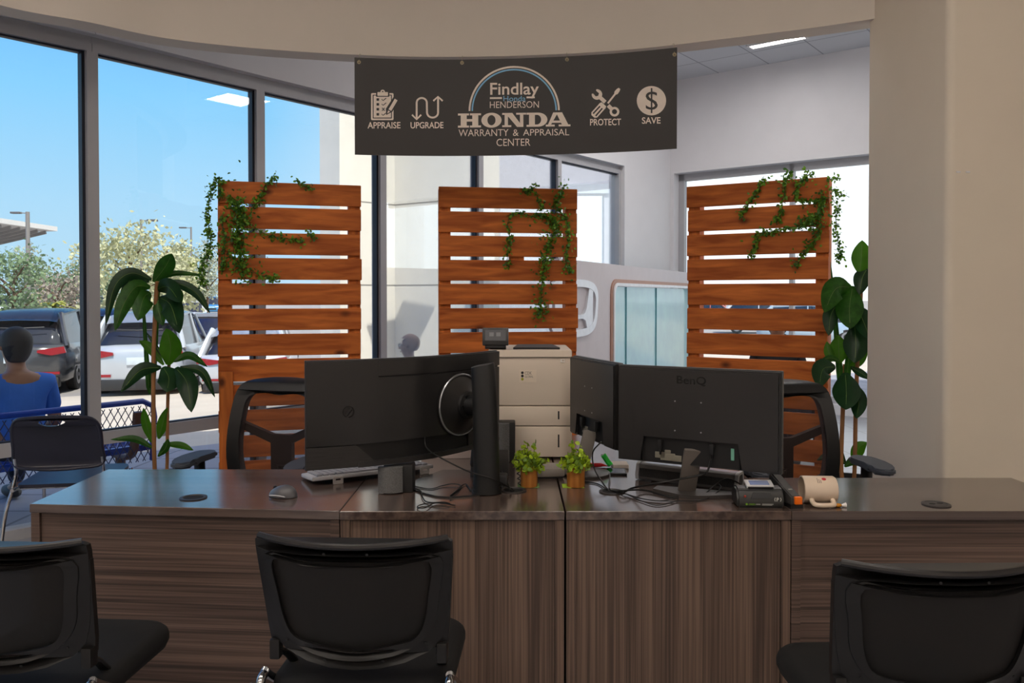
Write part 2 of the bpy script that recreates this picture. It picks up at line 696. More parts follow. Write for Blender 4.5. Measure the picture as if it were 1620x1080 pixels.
# floor
b = new()
fl = [Vector((-7, -7, 0))] + [W[0] + Vector((-1.5, -2.0, 0))] + W + [C0 + tE * .1, RE, Vector((6, 4, 0)), Vector((6, -7, 0))]
prism(b, [[(p.x, p.y) for p in fl]], lambda u, v, w_: Vector((u, v, w_)), -0.06, 0.0)
struct('floor', b, tile_mat('floor tile', (150, 152, 160), (105, 105, 112), 0.6, 0.28, width=0.012))
# showroom shell around the camera
b = new()
box(b, (-7, -3.4, 2.3), (0.2, 8, 4.8))
struct('wall_showroom_left', b, wall_beige)
b = new()
box(b, (-0.5, -7.1, 2.3), (13.4, 0.2, 4.8))
struct('wall_back', b, wall_beige)
b = new()
box(b, (4.6, -1.8, 2.3), (0.2, 10.6, 4.8))
struct('wall_showroom_right', b, wall_beige)
# bulkhead: curved drop between showroom and alcove
BK = [(-420, -140), (-200, -60), (0, 8), (140, 35), (260, 60), (400, 76), (560, 86.5), (700, 90), (850, 87), (1000, 78), (1150, 61), (1270, 46), (1380, 30), (1440, 20)]
bulk = [onz(px, py, ZH) for px, py in BK]
bulk = catmull(bulk, 8)
BT = [(proj(p)[0], p.y) for p in bulk]
def Yb(px):
    for (a, ya), (c, yc) in zip(BT, BT[1:]):
        if a <= px <= c:
            return ya + (yc - ya) * (px - a) / (c - a)
    return BT[-1][1]
b = new()
ft, bt = [], []
for i, p in enumerate(bulk):
    t = bulk[min(i + 1, len(bulk) - 1)] - bulk[max(i - 1, 0)]
    n = Vector((-t.y, t.x, 0)).normalized()
    ft.append((b.verts.new((p.x, p.y, ZH)), b.verts.new((p.x, p.y, 4.7))))
    q = p + n * 0.16
    bt.append((b.verts.new((q.x, q.y, ZH)), b.verts.new((q.x, q.y, 4.7))))
for i in range(len(bulk) - 1):
    b.faces.new((ft[i][0], ft[i + 1][0], ft[i + 1][1], ft[i][1]))
    b.faces.new((bt[i][0], bt[i + 1][0], bt[i + 1][1], bt[i][1]))
    b.faces.new((ft[i][0], ft[i + 1][0], bt[i + 1][0], bt[i][0]))
    b.faces.new((ft[i][1], ft[i + 1][1], bt[i + 1][1], bt[i][1]))
b.faces.new((ft[0][0], ft[0][1], bt[0][1], bt[0][0]))
b.faces.new((ft[-1][0], ft[-1][1], bt[-1][1], bt[-1][0]))
struct('wall_bulkhead', b, wall_beige, smooth=30)
# alcove ceiling of square tiles laid along the right wall
ang = math.atan2(tR.y, tR.x)
b = new()
cl = [Vector((-6.5, 2.0, 0))] + [p + out2(W[0], W[1]) * 0.05 for p in W] + [C0 + tE * .15, RE + nR * .2, Vector((6, 3.5, 0)), Vector((2.2, 3.9, 0))] + [Vector((p.x, p.y + .08, 0)) for p in bulk[::-1][3:-6]]
prism(b, [[(p.x, p.y) for p in cl]], lambda u, v, w_: Vector((u, v, w_)), CE, CE + 0.1)
q0 = Matrix.Rotation(-ang, 4, 'Z') @ onz(1140, 117, CE)
struct('ceiling', b, tile_mat('ceiling tile', (205, 207, 212), (150, 152, 160), 0.655, 0.9, off=(-q0.x, -q0.y), ang=-ang, width=0.012, noise=0.02))
b = new()
box(b, (-1, -1.1, 4.66), (12.4, 12.4, 0.1))
struct('ceiling_showroom', b, mat('plaster ceiling', (215, 210, 202), 0.9))
b = new()
box(b, (-1.2, -0.7, 4.86), (12.6, 13, 0.2))
rf = [W[0] + Vector((-1, 0, 0))] + [p + out2(W[0], W[1]) * 0.25 for p in W] + [WE + tE * 3.2 + nE * .1, WE + tE * 3.2 + Vector((6, -3, 0)), Vector((6, 3, 0)), Vector((-6, 1, 0))]  # unseen far end stretched past the corner, added to shade the portico wall
prism(b, [[(p.x, p.y) for p in rf]], lambda u, v, w_: Vector((u, v, w_)), 4.6, 4.8)
struct('roof', b, mat('flat roof', (170, 165, 158), 0.9))
b = new()
box(b, (RE.x - .05, 5.9, 2.3), (.2, 3.6, 4.8))
struct('wall_alcove_end', b, wall_white)
# column on the right: side face runs back to the bulkhead, front face towards us
YC2 = Yb(1380)
XC = at(1380, 400, YC2).x
YC1 = XC * F / (1497 - CX) * 1.0
b = new()
cp = [(XC + 0.03, YC1), (4.7, YC1), (4.7, YC2 + .05), (XC, YC2 + 0.05), (XC, YC1 + 0.03)]
cp = [(XC + 0.035 - 0.035 * math.cos(a), YC1 + 0.035 - 0.035 * math.sin(a)) for a in [k * PI / 12 for k in range(7)]] + [(4.7, YC1), (4.7, YC2 + .05), (XC, YC2 + .05)]
prism(b, [cp], lambda u, v, w_: Vector((u, v, w_)), 0, 4.7)
struct('wall_column', b, wall_cream, smooth=40)
b = new()
prism(b, [[(XC - .012, YC1 - .012), (4.7, YC1 - .012), (4.7, YC2 + .06), (XC - .012, YC2 + .06)]], lambda u, v, w_: Vector((u, v, w_)), 0, 0.1)
struct('baseboard_column', b, mat('dark vinyl base', (70, 62, 58), 0.6))
for (px, py) in ((1516, 272), (1531, 272)):           # two small marks left on the paint
    b = new()
    p = at(px, py, YC1)
    box(b, (p.x, YC1 - .0015, p.z), (0.018, .003, .006))
    struct('trim_mark', b, wall_white)
# ------------------------------------------------------------------ lamps in the showroom ceiling
lampm = mat('lamp diffuser', (255, 250, 240), 0.6, emit=(1.0, 0.89, 0.79, LAMP))
lampf = mat('lamp frame', (225, 225, 225), 0.5)
def lamp(x, y, z, sx_, sy_, rot=0.0, m=lampm):
    r = struct('ceiling_lamp')
    r.location, r.rotation_euler = (x, y, z), (0, 0, rot)
    b = new()
    prism(b, [rrect(-sx_ / 2 - .03, -sy_ / 2 - .03, sx_ / 2 + .03, sy_ / 2 + .03, .005, 1), rrect(-sx_ / 2, -sy_ / 2, sx_ / 2, sy_ / 2, .004, 1)], lambda u, v, w_: Vector((u, v, w_)), -0.03, 0.0)
    obj('frame', b, lampf, r)
    b = new()
    box(b, (0, 0, -0.014), (sx_, sy_, 0.008))
    obj('diffuser', b, m, r)
for x, y in ((-4.2, -4.5), (-1.4, -4.5), (1.4, -4.5), (3.4, -4.5), (-4.2, -1.8), (-1.4, -1.8), (1.4, -1.8), (-3.4, 0.9), (-1.4, 1.0), (0.6, 0.9)):
    lamp(x, y, 4.605, 0.6, 0.6)
lampc = mat('alcove lamp diffuser', (255, 252, 246), 0.6, emit=(1.0, 0.95, 0.92, 21.0))
p = onz(1224, 68, CE)
lamp(p.x, p.y - .12, CE - .004, 0.6, 0.1, ang, lampc)
p = onz(690, 60, CE)
lamp(p.x, p.y + .6, CE - .004, 0.6, 0.6, ang, lampc)
for q in ((1.0, 8.2), (1.6, 6.2), (2.9, 7.0), (2.3, 8.6)):  # unseen extra lamps, added to brighten the alcove
    lamp(q[0], q[1], CE - .004, 0.5, 0.5, ang, lampc)
for px, py in ((382, 156), (548, 198)):                # lamps further along the alcove, mirrored in the panes
    k = 6 if px < 400 else 7
    n = out2(W[k], W[k + 1])
    P = onplane(px, py, W[k], n)
    d = (P - ORG).normalized()
    d = d - n * (2 * d.dot(n))
    P = P + d * ((CE - P.z) / d.z)
    print('LAMP', P)
    if P.x < RE.x - .5:
        lamp(P.x, P.y, CE - .004, 0.6, 0.6, ang, lampc)
# ================================================================== RECEPTION DESKS
ZD = 0.74
top_m = grain_mat('dark laminate desk top', (66, 54, 50), (98, 83, 76), 0.2, 0, fine=30, spec=0.7, coat=0.6)
top_c = grain_mat('dark laminate desk top cross grain', (66, 54, 49), (102, 85, 76), 0.2, 1, fine=30, spec=0.7, coat=0.6)
fr_h = grain_mat('dark laminate front lengthwise grain', (60, 47, 41), (112, 91, 80), 0.5, 0, fine=150, front=True)
fr_v = grain_mat('dark laminate front upright grain', (70, 55, 47), (118, 96, 82), 0.5, 2, fine=150, front=True)
edge_m = grain_mat('laminate edge band', (74, 60, 53), (96, 80, 70), 0.42, 0, fine=30)
black_p = mat('black plastic', (22, 22, 23), 0.42)
soft_black = mat('matt black plastic', (26, 26, 27), 0.6)
def plan(px, py):
    p = onz(px, py, ZD)
    return Vector((p.x, p.y, 0))
def desk(label, quad, fm, tm, side=(1, 1)):
    """quad: front-left, front-right, back-right, back-left in plan"""
    o = thing('reception_desk', label, 'desk', quad[0], 0, 'sections of the long reception desk')
    fl, fr_, br, bl = quad
    b = new()
    prism(b, [[(p.x, p.y) for p in quad]], lambda u, v, w_: Vector((u, v, w_)), ZD - 0.028, ZD)
    bmesh.ops.bevel(b, geom=[e for e in b.edges if e.calc_length() > .1], offset=0.0018, segments=1, affect='EDGES')
    obj('tabletop', b, tm, o, world=True)
    t = (fr_ - fl).normalized()
    n = Vector((-t.y, t.x, 0))
    b = new()
    a, c = fl + n * 0.012, fr_ + n * 0.012
    ps = [a + t * .03, c - t * .03, c + n * 0.018 - t * .03, a + n * 0.018 + t * .03]
    prism(b, [[(p.x, p.y) for p in ps]], lambda u, v, w_: Vector((u, v, w_)), 0.03, ZD - 0.029)
    obj('front_panel', b, fm, o, world=True)
    for k, (f, bk, s) in enumerate(((fl, bl, 1), (fr_, br, -1))):
        b = new()
        f2 = f + n * .004
        ps = [f2 + t * s * .001, f2 + t * s * .029, bk + t * s * .029 - n * .03, bk + t * s * .001 - n * .03]
        prism(b, [[(p.x, p.y) for p in ps]], lambda u, v, w_: Vector((u, v, w_)), 0.0, ZD - 0.029)
        obj('side_panel', b, fm, o, world=True)
    return o
FL, FR = plan(47, 797), plan(536.5, 808)
CL0, CL1 = plan(537.5, 808.5), plan(893, 808.5)
CR0, CR1 = plan(895.8, 808.5), plan(1252, 808.5)
RL, RR = plan(1253, 808.5), plan(1608, 808.5)
BL = plan(171, 742)
BRr = plan(1600, 755.5)
RR = Vector((BRr.x + .005, RL.y, 0))
yb = BL.y
dk_l = desk('left wing of the dark wood reception desk, lengthwise grain, reaching the window side', [FL, FR, Vector((FR.x, yb, 0)), BL], fr_h, top_m)
dk_cl = desk('centre desk section with upright grain front, under the big curved monitor', [CL0, CL1, Vector((CL1.x, 3.86, 0)), Vector((CL0.x, 3.86, 0))], fr_v, top_c)
dk_cr = desk('centre desk section with upright grain front, under the flat square monitors', [CR0, CR1, Vector((CR1.x, 3.86, 0)), Vector((CR0.x, 3.86, 0))], fr_v, top_c)
dk_r = desk('right wing of the dark wood reception desk, ending at the beige column', [RL, RR, BRr, Vector((RL.x, BRr.y, 0))], fr_h, top_m)
def grommet(o, px, py, slots=False, r=0.043):
    p = onz(px, py, ZD)
    b = new()
    T = Matrix.Translation((p.x, p.y, ZD))
    lathe(b, [(r * .72, 0.0005), (r * .78, 0.004), (r, 0.003), (r, 0.0002)], 28, T, caps=False)
    if slots:
        lathe(b, [(r * .75, 0.001), (r * .74, 0.0035), (0.001, 0.0038)], 28, T, caps=False)
    g = obj('grommet', b, mat('grommet plastic', (44, 42, 42), 0.45), o, world=True)
    b = new()
    if slots:
        for sx_ in (-.014, .014):
            prism(b, [circ(p.x + sx_, p.y + .004 * (1 if sx_ > 0 else -1), .010, .006, 14)], lambda u, v, w_: Vector((u, v, w_)), ZD + .0036, ZD + .0044)
    else:
        prism(b, [circ(p.x, p.y, r * .74, n=24)], lambda u, v, w_: Vector((u, v, w_)), ZD + .0004, ZD + .0012)
    obj('grommet_opening', b, mat('dark hole', (6, 6, 7), 0.8), g, world=True)
grommet(dk_l, 306, 787.5)
grommet(dk_r, 1481, 798, True)
grommet(dk_cl, 813, 776)
grommet(dk_cr, 968, 778)

# ================================================================== PALLET SCREENS
cedar = cedar_mat('stained cedar', (156, 76, 26), (222, 126, 56), (100, 46, 16), 0)
cedar_v = cedar_mat('stained cedar upright', (166, 84, 30), (226, 130, 58), (100, 46, 16), 2)
ZP = 2.13
PAL = []
def pallet(label, tl, tr, leg=False, block=False, sidepost=False):
    a, c = onz(*tl, ZP), onz(*tr, ZP)
    t = Vector((c.x - a.x, c.y - a.y, 0))
    wd = t.length
    t.normalize()
    rot = math.atan2(t.y, t.x)
    o = thing('pallet_screen', label, 'pallet screen', (a.x, a.y, 0), rot, 'upright cedar pallet screens')
    n = 13
    pitch = (ZP - 0.02) / n
    for k in range(n):
        b = new()
        z0 = 0.02 + k * pitch + (pitch - 0.1395)
        box(b, (wd / 2 + random.uniform(-.004, .004), 0.011 + random.uniform(-.001, .001), z0 + 0.06975 + random.uniform(-.0015, .0015)), (wd + random.uniform(-.008, .004), 0.02, 0.1395), 0.003, seg=1)
        obj('board', b, cedar, o)
    for x in (0.042, wd - 0.042):
        b = new()
        box(b, (x, 0.07, ZP / 2), (0.078, 0.095, ZP - .008), 0.003, seg=1)
        obj('upright', b, cedar_v, o)
    if block:
        b = new()
        box(b, (wd * .56, 0.05, ZP - 3 * pitch - 0.0), (0.1, 0.055, 0.09), 0.003, seg=1)
        obj('block', b, cedar_v, o)
    if leg:
        b = new()
        box(b, (0.05, -0.018, 0.46), (0.085, 0.035, 0.92), 0.003, seg=1)
        obj('support_leg', b, cedar_v, o)
    b = new()
    box(b, (wd / 2, 0.1, 0.05), (wd, 0.03, 0.09), 0.003, seg=1)
    obj('bottom_rail', b, cedar, o)
    PAL.append((Vector((a.x, a.y, 0)), Vector((t.y, -t.x, 0)), o))
    return o
pallet('slatted cedar pallet screen by the tall window wall, ivy on its left corner', (343, 285), (571, 293), leg=True)
pallet('slatted cedar pallet screen behind the printer, ivy on its right half', (694, 295), (914, 299.5), block=True)
pallet('slatted cedar pallet screen in front of the bright window beside the column', (1087, 295), (1312, 279))

# ------------------------------------------------------------------ ivy garlands
leaf_g = [mat('ivy leaf green', (116, 164, 48), 0.5, noise=(40, 0.35), trans=0.3), mat('ivy leaf dark', (72, 118, 46), 0.5, noise=(40, 0.3), trans=0.25)]
stem_m = mat('ivy stem', (74, 84, 40), 0.7)
def small_leaf(b, p, d, up, L, wd):
    d = d.normalized()
    s = d.cross(up)
    s = s.normalized() if s.length > 1e-5 else d.orthogonal().normalized()
    nrm = s.cross(d)
    pts = [p, p + d * L * .35 + s * wd * .5 + nrm * L * .06, p + d * L * .75 + s * wd * .38, p + d * L - nrm * L * .08, p + d * L * .75 - s * wd * .38, p + d * L * .35 - s * wd * .5 + nrm * L * .06]
    m = p + d * L * .5 - nrm * L * .05
    v = [b.verts.new(q) for q in pts]
    c = b.verts.new(m)
    for k in range(6):
        b.faces.new((v[k], v[(k + 1) % 6], c))
def rvec():
    while True:
        v = Vector((random.uniform(-1, 1), random.uniform(-1, 1), random.uniform(-1, 1)))
        if .1 < v.length < 1:
            return v.normalized()
def ivy(label, ip, strands):
    p0, n, po = PAL[ip]
    first = onplane(*strands[0][0][0], p0 + n * .02, n)
    o = thing('ivy_garland', label, 'ivy', first, 0, 'artificial ivy garlands hung over the pallet screens')
    stems = new()
    lv = (new(), new())
    for pts, wpx, cnt in strands:
        P = [onplane(px, py, p0 + n * .018, n) for px, py in pts]
        P = catmull(P, 6)
        tube(stems, [p + rvec() * .004 for p in P], 0.0022, 5)
        wm = wpx * 5.3 / F * 0.62
        for k in range(cnt):
            q = random.choice(P[:-1])
            i = P.index(q)
            q = q.lerp(P[i + 1], random.random())
            ax = rvec()
            q = q + ax * abs(random.gauss(0, wm)) * 1.1
            dist = (q - p0).dot(n)
            if dist < 0.008:
                q = q + n * (0.008 - dist + random.uniform(0, .03))
            d = (rvec() + Vector((0, 0, -.35)) + n * .25)
            small_leaf(lv[0 if random.random() < .62 else 1], q, d, rvec(), random.uniform(.017, .029), random.uniform(.013, .019))
    obj('stems', stems, stem_m, o, world=True)
    obj('leaves', lv[0], leaf_g[0], o, world=True, recalc=False)
    obj('deep_green_leaves', lv[1], leaf_g[1], o, world=True, recalc=False).name = 'dark_leaves'  # leaves of the darker green, picked at random
ivy('ivy garland over the left corner of the pallet beside the tall windows', 0, [
    ([(365, 315), (378, 330), (382, 350), (375, 370), (380, 400), (385, 435)], 24, 837),
    ([(352, 285), (348, 300), (352, 312)], 6, 45), ([(437, 278), (420, 295), (410, 315), (400, 330)], 8, 128),
    ([(468, 285), (480, 292), (495, 298)], 5, 45), ([(390, 350), (420, 370), (455, 378), (475, 381)], 8, 128), ([(489, 366), (495, 372), (498, 378)], 5, 27),
    ([(345, 280), (335, 300), (330, 330), (330, 360), (333, 390), (325, 410), (317, 436), (322, 455)], 10, 445),
    ([(360, 400), (400, 430), (430, 440), (436, 437)], 9, 121), ([(352, 340), (355, 400), (352, 430)], 9, 121)])
ivy('ivy garland hanging down the right half of the pallet behind the printer', 1, [
    ([(848, 292), (838, 303), (826, 300)], 7, 64), ([(893, 291), (885, 310), (875, 330)], 9, 114), ([(848, 305), (852, 318), (860, 332)], 5, 35),
    ([(850, 340), (870, 345), (880, 360), (868, 385), (862, 410), (858, 440), (855, 480), (852, 500)], 17, 702),
    ([(880, 330), (895, 345), (900, 380), (895, 410), (903, 430)], 11, 202),
    ([(850, 345), (815, 336), (803, 355), (806, 380), (803, 400), (802, 425)], 7, 162)])
ivy('ivy garland over the right corner of the pallet beside the column', 2, [
    ([(1208, 283), (1198, 303), (1185, 322), (1172, 342)], 8, 141), ([(1252, 271), (1243, 285), (1240, 310), (1235, 340), (1225, 350)], 9, 162),
    ([(1286, 271), (1265, 290), (1258, 315)], 9, 121), ([(1300, 300), (1300, 330), (1285, 345), (1270, 355)], 11, 243), ([(1300, 318), (1260, 317)], 6, 67),
    ([(1200, 368), (1195, 390), (1190, 405)], 8, 81), ([(1200, 368), (1230, 365), (1260, 358), (1295, 360)], 7, 148),
    ([(1298, 350), (1290, 380), (1275, 395), (1258, 420)], 9, 162), ([(1310, 284), (1318, 283), (1330, 283)], 4, 24), ([(1314, 300), (1324, 303), (1340, 310)], 6, 40),
    ([(1316, 315), (1326, 328), (1322, 350), (1325, 380), (1330, 400), (1326, 408)], 8, 168)])

# ------------------------------------------------------------------ dracaenas
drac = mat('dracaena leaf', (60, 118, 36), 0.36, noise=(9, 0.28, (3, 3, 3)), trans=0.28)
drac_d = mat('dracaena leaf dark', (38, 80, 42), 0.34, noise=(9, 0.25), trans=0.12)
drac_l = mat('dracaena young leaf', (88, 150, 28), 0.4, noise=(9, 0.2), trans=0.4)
cane_m = mat('dracaena cane', (150, 104, 62), 0.7, noise=(30, 0.18, (1, 1, .3)), bump=(60, .2))
pot_m = mat('charcoal planter', (52, 52, 54), 0.6)
rib_m = mat('leaf midrib', (104, 138, 58), 0.5)
def dleaf(o, Y, pts, wpx, m, dy=0.0):
    """broad strap leaf along picture points at depth Y, its tip dy nearer or further"""
    n = len(pts)
    P = [at(px, py, Y + dy * k / (n - 1)) for k, (px, py) in enumerate(pts)]
    P = catmull(P, 7)
    N = len(P)
    b = new()
    wm = wpx * Y / F * 0.5
    view = (P[N // 2] - ORG).normalized()
    rows = []
    for i, p in enumerate(P):
        s = i / (N - 1)
        t = (P[min(i + 1, N - 1)] - P[max(i - 1, 0)]).normalized()
        side = t.cross(view).normalized()
        nrm = side.cross(t).normalized()
        wl = wm * (0.22 + 0.78 * math.sin(PI * min(1, s * .5 + .0) ** .8) if s < .45 else 1.0 * math.cos((s - .45) / .55 * PI / 2) ** .75)
        if s < .45:
            wl = wm * (0.2 + 0.8 * math.sin(s / .45 * PI / 2))
        wl = max(wl, 0.0012)
        fold = wl * 0.28
        rows.append([b.verts.new(p - side * wl + nrm * fold), b.verts.new(p - side * wl * .5 + nrm * fold * .35), b.verts.new(p), b.verts.new(p + side * wl * .5 + nrm * fold * .35), b.verts.new(p + side * wl + nrm * fold)])
    for i in range(N - 1):
        for k in range(4):
            b.faces.new((rows[i][k], rows[i][k + 1], rows[i + 1][k + 1], rows[i + 1][k]))
    ret = bmesh.ops.solidify(b, geom=b.faces[:], thickness=0.0015)
    lf = obj('leaf', b, m, o, world=True)
    b = new()
    tube(b, [p + (ORG - p).normalized() * .0012 for p in P[1:-2]], 0.0011, 5)
    obj('midrib', b, rib_m, lf, world=True)
def plant(label, Y, canes, leaves, base):
    o = thing('dracaena_plant', label, 'plant', base, 0)
    b = new()
    bx, by = base[0], base[1]
    lathe(b, [(.12, 0), (.15, .02), (.18, .3), (.185, .33), (.17, .33), (.165, .28), (.02, .275)], 28, Matrix.Translation((bx, by, 0)))
    obj('planter', b, pot_m, o, world=True)
    b = new()
    lathe(b, [(.166, .262), (.166, .285), (.05, .292), (.01, .292)], 24, Matrix.Translation((bx, by, 0)))
    obj('soil', b, mat('potting bark', (70, 50, 36), 0.95, noise=(60, .4), bump=(80, .8)), o, world=True)
    for pts, r in canes:
        b = new()
        P = [at(px, py, Y + dy) for px, py, dy in pts]
        P.append(Vector((P[-1].x * .4 + bx * .6, P[-1].y * .4 + by * .6, .28)))
        tube(b, P, r, 9, 4)
        obj('cane', b, cane_m, o, world=True)
    for pts, wpx, m, dy in leaves:
        dleaf(o, Y, pts, wpx, m, dy)
Yp = 4.85
pb = at(252, 700, Yp)
plant('tall cane dracaena by the window wall, left of the ivy-hung pallet', Yp, [
    ([(249, 446, -.02), (247, 468, 0), (243, 560, 0), (243, 660, 0), (245, 745, 0)], .0125), ([(268, 568, .02), (267, 585, .03), (265, 660, .03), (264, 745, .03)], .010)], [
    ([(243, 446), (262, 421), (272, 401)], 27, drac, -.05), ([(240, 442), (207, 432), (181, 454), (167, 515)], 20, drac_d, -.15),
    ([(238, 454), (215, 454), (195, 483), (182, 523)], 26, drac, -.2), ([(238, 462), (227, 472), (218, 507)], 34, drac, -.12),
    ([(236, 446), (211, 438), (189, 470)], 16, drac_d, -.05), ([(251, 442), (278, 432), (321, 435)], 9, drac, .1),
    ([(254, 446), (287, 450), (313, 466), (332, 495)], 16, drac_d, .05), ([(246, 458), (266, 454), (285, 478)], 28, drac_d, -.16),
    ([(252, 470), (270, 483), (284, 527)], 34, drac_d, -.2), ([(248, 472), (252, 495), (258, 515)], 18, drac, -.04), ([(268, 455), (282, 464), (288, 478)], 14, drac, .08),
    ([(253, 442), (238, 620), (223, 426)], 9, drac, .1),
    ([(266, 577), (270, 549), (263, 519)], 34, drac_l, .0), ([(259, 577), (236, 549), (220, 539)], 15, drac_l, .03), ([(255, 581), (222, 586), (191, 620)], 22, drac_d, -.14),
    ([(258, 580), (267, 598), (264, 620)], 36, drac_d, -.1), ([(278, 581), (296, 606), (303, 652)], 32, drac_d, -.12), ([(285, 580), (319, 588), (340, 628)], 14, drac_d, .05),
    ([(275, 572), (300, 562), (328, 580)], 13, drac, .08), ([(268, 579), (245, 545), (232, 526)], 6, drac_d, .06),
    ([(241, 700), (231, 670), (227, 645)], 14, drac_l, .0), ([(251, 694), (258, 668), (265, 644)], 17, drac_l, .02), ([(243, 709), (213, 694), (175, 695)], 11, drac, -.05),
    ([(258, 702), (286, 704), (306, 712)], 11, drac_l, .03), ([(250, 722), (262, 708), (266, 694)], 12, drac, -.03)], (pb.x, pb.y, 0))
Yp = 4.75
pb = at(1345, 700, Yp)
plant('tall cane dracaena squeezed between the right pallet and the beige column', Yp, [
    ([(1363, 440, 0), (1362, 462, 0), (1358, 540, 0), (1354, 640, 0), (1352, 745, 0)], .012), ([(1337, 576, .04), (1336, 592, .04), (1333, 660, .03), (1331, 745, .0)], .0125)], [
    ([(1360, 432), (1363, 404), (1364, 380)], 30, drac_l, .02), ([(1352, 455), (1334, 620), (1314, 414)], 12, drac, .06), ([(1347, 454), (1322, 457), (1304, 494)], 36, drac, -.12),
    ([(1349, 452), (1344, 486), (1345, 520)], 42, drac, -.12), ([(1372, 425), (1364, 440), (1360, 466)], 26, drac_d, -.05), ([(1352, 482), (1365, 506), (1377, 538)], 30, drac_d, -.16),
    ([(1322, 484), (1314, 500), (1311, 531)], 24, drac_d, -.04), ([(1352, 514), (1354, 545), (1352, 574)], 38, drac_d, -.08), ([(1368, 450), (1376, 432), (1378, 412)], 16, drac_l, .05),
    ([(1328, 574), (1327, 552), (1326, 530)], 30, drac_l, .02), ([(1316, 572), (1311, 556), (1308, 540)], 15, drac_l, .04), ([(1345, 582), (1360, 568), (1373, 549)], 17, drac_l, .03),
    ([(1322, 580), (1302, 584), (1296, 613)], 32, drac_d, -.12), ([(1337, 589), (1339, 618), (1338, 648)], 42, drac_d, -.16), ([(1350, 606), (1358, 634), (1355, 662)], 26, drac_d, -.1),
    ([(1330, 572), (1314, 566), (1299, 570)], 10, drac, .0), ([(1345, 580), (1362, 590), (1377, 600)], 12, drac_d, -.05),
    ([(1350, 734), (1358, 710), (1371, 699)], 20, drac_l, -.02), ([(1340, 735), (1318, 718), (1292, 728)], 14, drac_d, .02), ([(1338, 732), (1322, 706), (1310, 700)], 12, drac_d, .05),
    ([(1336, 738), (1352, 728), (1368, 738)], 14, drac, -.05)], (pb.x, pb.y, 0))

# ================================================================== BANNER
ban = mat('charcoal banner vinyl', (47, 43, 41), 0.5, noise=(4, .02))
pw = mat('banner print cream', (248, 234, 220), 0.6)
pb_ = mat('banner print light blue', (140, 200, 236), 0.6)
brass = mat('dull brass eyelet', (190, 178, 150), 0.35, metal=0.7)
BOFF = 0.06
bt = onz(561, 86.5, ZH)
o = thing('hanging_banner', 'long charcoal banner with cream lettering and icons hung from the curved bulkhead', 'banner', (at(816, 165, Yb(816)).x, Yb(816) - BOFF, 2.265))
b = new()
zt, zb = 2.852, 2.262
rows = []
for k in range(46):
    px = 561 + 510 * k / 45
    p = at(px, 165, Yb(px) - BOFF)
    rows.append([b.verts.new((p.x, p.y + q, z)) for q, z in ((0, zt), (0, zb), (.004, zb), (.004, zt))])
for A, B in zip(rows, rows[1:]):
    for k in range(4):
        b.faces.new((A[k], A[(k + 1) % 4], B[(k + 1) % 4], B[k]))
b.faces.new(rows[0])
b.faces.new(rows[-1][::-1])
panel = obj('vinyl_panel', b, ban, o, world=True)
def bp(px, py, w_=0.0):
    return at(px, py, Yb(px) - BOFF - 0.0015 - w_)
def cx(x, y):
    return (560 + x * .1605, 80 + y * .1605)
def cr(x, y):
    return (820 + x * .1605, 80 + y * .1605)
# wording
for s, x0, y0, x1, y1, bold, sl_ in (('APPRAISE', 581.5, 193, 633.5, 203.3, 0.016, -.004), ('UPGRADE', 649.5, 193, 701.5, 203.2, 0.016, -.006), ('PROTECT', 933.5, 188, 982.5, 198.6, .016, -.012),
                                     ('SAVE', 1015.5, 185.5, 1045, 195.8, 0.016, -.012), ('WARRANTY', 725.5, 204.8, 804.5, 215.6, -.002, -.008), ('&', 811.5, 204.6, 820.5, 215, -.002, 0), ('APPRAISAL', 827.5, 204.2, 900.5, 214.6, -.002, -.008),
                                     ('CENTER', 785.5, 219.5, 839, 231, -.002, -.01), ('HENDERSON', 775, 160.5, 852.5, 171, -.004, -.008)):
    b = new()
    text(b, s, x0, y0, x1, y1, bp, 0, bold, sl_)
    obj('lettering', b, pw, o, world=True, smooth=0)
b = new()
text(b, 'Findlay', 775.5, 131, 852.5, 156, bp, 0, .014, -.006)
prism(b, [[(775, 153.8), (794, 153.6), (794, 156.4), (775, 156.6)]], bp, 0, 0)
prism(b, [[(833, 152.6), (846, 152.5), (846, 155.3), (833, 155.5)]], bp, 0, 0)
obj('dealer_name', b, pw, o, world=True, smooth=0)
b = new()
text(b, 'Honda', 796.5, 151.8, 831.5, 160.2, bp, 0, .0, -.006)
obj('blue_lettering', b, pb_, o, world=True, smooth=0)['label'] = 'light blue small lettering'
# slab-serif word
b = new()
def slab(x0, x1, shapes, y0=178.5, y1=200.8):
    def f(u, v, w_=0):
        px = x0 + (x1 - x0) * u
        return bp(px, y1 + (y0 - y1) * v - .012 * (px - 813), w_)
    for L in shapes:
        prism(b, L, f, 0, 0)
R_ = lambda a, c, d, e: [[(a, c), (d, c), (d, e), (a, e)]]
slab(724.5, 761, [R_(.12, 0, .38, 1), R_(.62, 0, .88, 1), R_(.36, .42, .64, .6), R_(0, 0, .48, .14), R_(.52, 0, 1, .14), R_(0, .86, .48, 1), R_(.52, .86, 1, 1)])
slab(761.5, 793.5, [[circ(.5, .5, .5, .53, 36), circ(.5, .5, .2, .36, 28)]])
slab(794.5, 832.5, [R_(.1, 0, .24, 1), R_(0, 0, .38, .13), R_(0, .87, .3, 1), [[(.12, 1), (.42, 1), (.86, 0.0), (.62, 0)]], R_(.74, 0, .88, 1), R_(.58, .87, 1, 1)])
slab(833, 866, [R_(.12, 0, .4, 1), R_(0, 0, .3, .14), R_(0, .86, .3, 1), [[(.3, 0), (.55, 0)] + circ(.55, .5, .45, .5, 16, -90, 90, False)[1:-1] + [(.55, 1), (.3, 1), (.3, .84), (.5, .84)] + circ(.5, .5, .2, .34, 12, 90, -90, False)[1:-1] + [(.5, .16), (.3, .16)]]])
